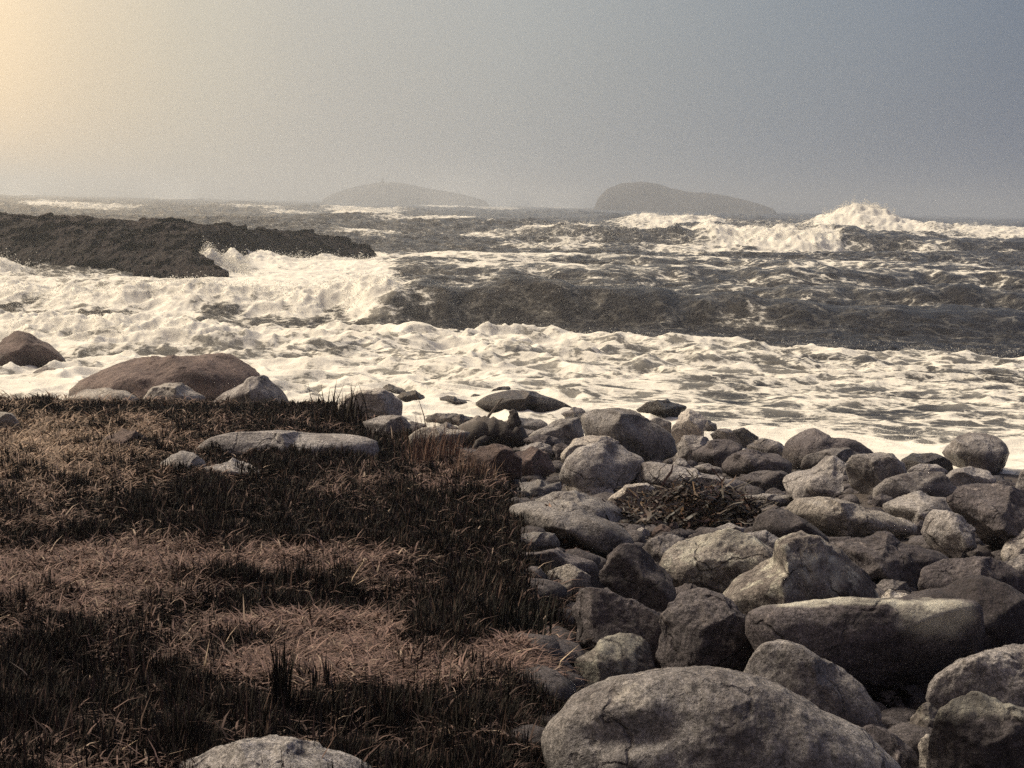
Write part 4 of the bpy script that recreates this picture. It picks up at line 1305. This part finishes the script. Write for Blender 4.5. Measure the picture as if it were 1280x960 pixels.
for (a, b_, s_, c_, lab) in ((856, 645, .10, 'pale', 'small rounded pinkish stone in the middle of the brown kelp'), (828, 668, .085, 'red', 'small reddish stone at the lower edge of the brown kelp'),
                             (908, 652, .08, 'grey', 'small grey stone on the right part of the brown kelp'), (803, 668, .06, 'grey', 'tiny grey stone in the black kelp hollow'), (842, 660, .05, 'red', 'tiny reddish stone beside the pinkish one on the kelp')):
    rr_ = s_ * FPX / hit(a, b_)[1]
    B([(a - rr_, b_), (a - rr_ * .6, b_ - rr_ * .7), (a, b_ - rr_ * .9), (a + rr_ * .7, b_ - rr_ * .6), (a + rr_, b_), (a + rr_ * .5, b_ + rr_ * .6), (a - rr_ * .5, b_ + rr_ * .6)], c_, lab, **STONE, Yat=hit(a, b_)[1] - .35, ang=.1)

# shingle between the boulders: far too many to count
def pebbles():
    r = np.random.default_rng(31)
    n = 5200
    xs = r.uniform(-.1, .55, n); ys = np.exp(r.uniform(math.log(3.6), math.log(26), n))
    xs = xs * ys
    row_t = np.interp(ys, [4, 7, 10, 14, 19, 24], [690, 690, 655, 600, 470, 420])
    ok_ = (640 + FPX * xs / ys) > row_t - 20
    xs, ys = xs[ok_], ys[ok_]; n = len(xs)
    V0, T0 = ico(2)
    s = r.uniform(.02, .085, n) * (1 + .3 * r.normal(0, 1, n)).clip(.5, 2)
    zs = ground(xs, ys) + s * .25
    wob = 1 + .22 * r.normal(0, 1, (n, len(V0)))[:, :, None] * .5
    sc3 = np.stack([s * r.uniform(.8, 1.4, n), s * r.uniform(.8, 1.4, n), s * r.uniform(.5, .8, n)], 1)
    V = V0[None] * wob * sc3[:, None, :] + np.stack([xs, ys, zs], 1)[:, None]
    T_ = T0[None] + (np.arange(n) * len(V0))[:, None, None]
    o = new_mesh('pebbles', V.reshape(-1, 3), mat=MAT['dark'], tris=T_.reshape(-1, 3))
    tag(o, kind='stuff')


pebbles()

# the same stony shore goes on to the right of the picture
rc_ = random.Random(4)
pool = [o for o in BO if o['category'] == 'boulder' and .5 < max(o.dimensions) < 2.2 and o.location.y < 20]
for k in range(34):
    src = rc_.choice(pool)
    yv = 5.0 + 17.0 * (k / 33.0) ** .9
    xv = yv * rc_.uniform(.42, .68) + .5
    c = src.copy(); COL.objects.link(c)
    c.rotation_euler = (0, 0, rc_.uniform(-.5, .5))
    c.location = (xv, yv, float(ground(xv, yv)) + .16 * min(1.5, max(src.dimensions)))
    c['label'] = 'grey boulder further along the stony shore, past the last stones in view'
    c['group'] = 'boulders further along the shore'


# ------------------------------------------------------------------ air
hz = bpy.data.meshes.new('haze')
bm = bmesh.new()
bmesh.ops.create_cube(bm, size=1.0)
for v in bm.verts:
    v.co.x *= 8400; v.co.y = -70 + (v.co.y + .5) * 5300; v.co.z = -10 + (v.co.z + .5) * 52
bm.to_mesh(hz); bm.free()
hm, nt, b = mat_new('sea_haze')
nt.nodes.remove(b)
pv = nt.nodes.new('ShaderNodeVolumePrincipled')
pv.inputs['Color'].default_value = (.77, .83, .91, 1)
pv.inputs['Density'].default_value = .00092
pv.inputs['Anisotropy'].default_value = .68
nt.links.new(pv.outputs[0], [n for n in nt.nodes if n.type == 'OUTPUT_MATERIAL'][0].inputs['Volume'])
hz.materials.append(hm)
hzo = bpy.data.objects.new('haze', hz); COL.objects.link(hzo)
tag(hzo, kind='stuff')

# ------------------------------------------------------------------ light
SUN_AZ, SUN_EL = math.radians(-68), math.radians(49)      # azimuth from the view direction, to the left
sd = Vector((math.sin(SUN_AZ) * math.cos(SUN_EL), math.cos(SUN_AZ) * math.cos(SUN_EL), math.sin(SUN_EL)))
sl = bpy.data.lights.new('sun', 'SUN')
sl.energy = 1.5; sl.angle = math.radians(14); sl.color = (1.0, .875, .69)
so = bpy.data.objects.new('sun', sl); COL.objects.link(so)
so.rotation_euler = sd.to_track_quat('Z', 'Y').to_euler()

w = bpy.data.worlds.new('World'); scene.world = w; w.use_nodes = True
nt = w.node_tree; nt.nodes.clear()
out = nt.nodes.new('ShaderNodeOutputWorld'); bg = nt.nodes.new('ShaderNodeBackground')
sky = nt.nodes.new('ShaderNodeTexSky'); sky.sky_type = 'NISHITA'; sky.sun_disc = False
sky.sun_elevation = SUN_EL; sky.sun_rotation = SUN_AZ
sky.air_density = 1.5; sky.dust_density = 6.0; sky.ozone_density = 1.0
tc = nt.nodes.new('ShaderNodeTexCoord')
sx = nt.nodes.new('ShaderNodeSeparateXYZ'); nt.links.new(tc.outputs['Generated'], sx.inputs[0])
az = math_n(nt, 'ARCTAN2', sx.outputs[0], sx.outputs[1])          # 0 ahead, positive to the right
fac = math_n(nt, 'ADD', math_n(nt, 'DIVIDE', az, 2 * math.pi), .5)
WS = 0.10
SKY = .45
def sk(r, g, b_):
    f = lambda c: ((c / 255 + .055) / 1.055) ** 2.4 / WS * SKY
    return (f(r), f(g), f(b_))
def azf(px): return .5 + math.atan((px - 640) / FPX) / (2 * math.pi)
cloud = ramp(nt, fac, [(0.0, sk(66, 58, 70)), (.28, sk(150, 130, 105)), (.395, sk(250, 216, 165)), (azf(-30), sk(236, 206, 164)), (azf(90), sk(208, 188, 158)), (azf(230), sk(180, 171, 154)), (azf(400), sk(160, 157, 151)), (azf(640), sk(146, 148, 148)), (azf(950), sk(114, 122, 132)), (azf(1300), sk(80, 92, 112)), (.72, sk(80, 80, 94)), (1.0, sk(66, 58, 70))])  # unseen sky behind the camera made dark purple to deepen shaded fronts
# uneven as rain cloud is
cl1 = noise_node(nt, tc.outputs['Generated'], 2.2, 4, .5, .4)
cloud = mixc(nt, .5, cloud, ramp(nt, cl1, [(.3, .82), (.7, 1.16)]), 'MULTIPLY')
el = ramp(nt, math_n(nt, 'MAXIMUM', sx.outputs[2], 0.0), [(.0, .5), (.15, .5), (.45, 1.0), (1.0, 1.0)])  # unseen overhead sky brightened to light the foam and stone tops
cloud = mixc(nt, 1.0, cloud, mixc(nt, 1.0, el, (2.0, 2.0, 2.0), 'MULTIPLY'), 'MULTIPLY')
mx = mixc(nt, .92, sky.outputs[0], cloud)
nt.links.new(mx, bg.inputs[0]); bg.inputs[1].default_value = WS
nt.links.new(bg.outputs[0], out.inputs[0])

# ------------------------------------------------------------------ render settings
vs = scene.view_settings
scene.display_settings.display_device = 'sRGB'
vs.view_transform = 'Standard'; vs.look = 'None'; vs.gamma = 1; vs.use_curve_mapping = False
vs.exposure = 1.55
scene.render.engine = 'CYCLES'
scene.cycles.use_denoising = False
scene.cycles.max_bounces = 6
scene.cycles.diffuse_bounces = 3
scene.cycles.glossy_bounces = 2
scene.cycles.volume_bounces = 1
scene.cycles.sample_clamp_indirect = 3.0
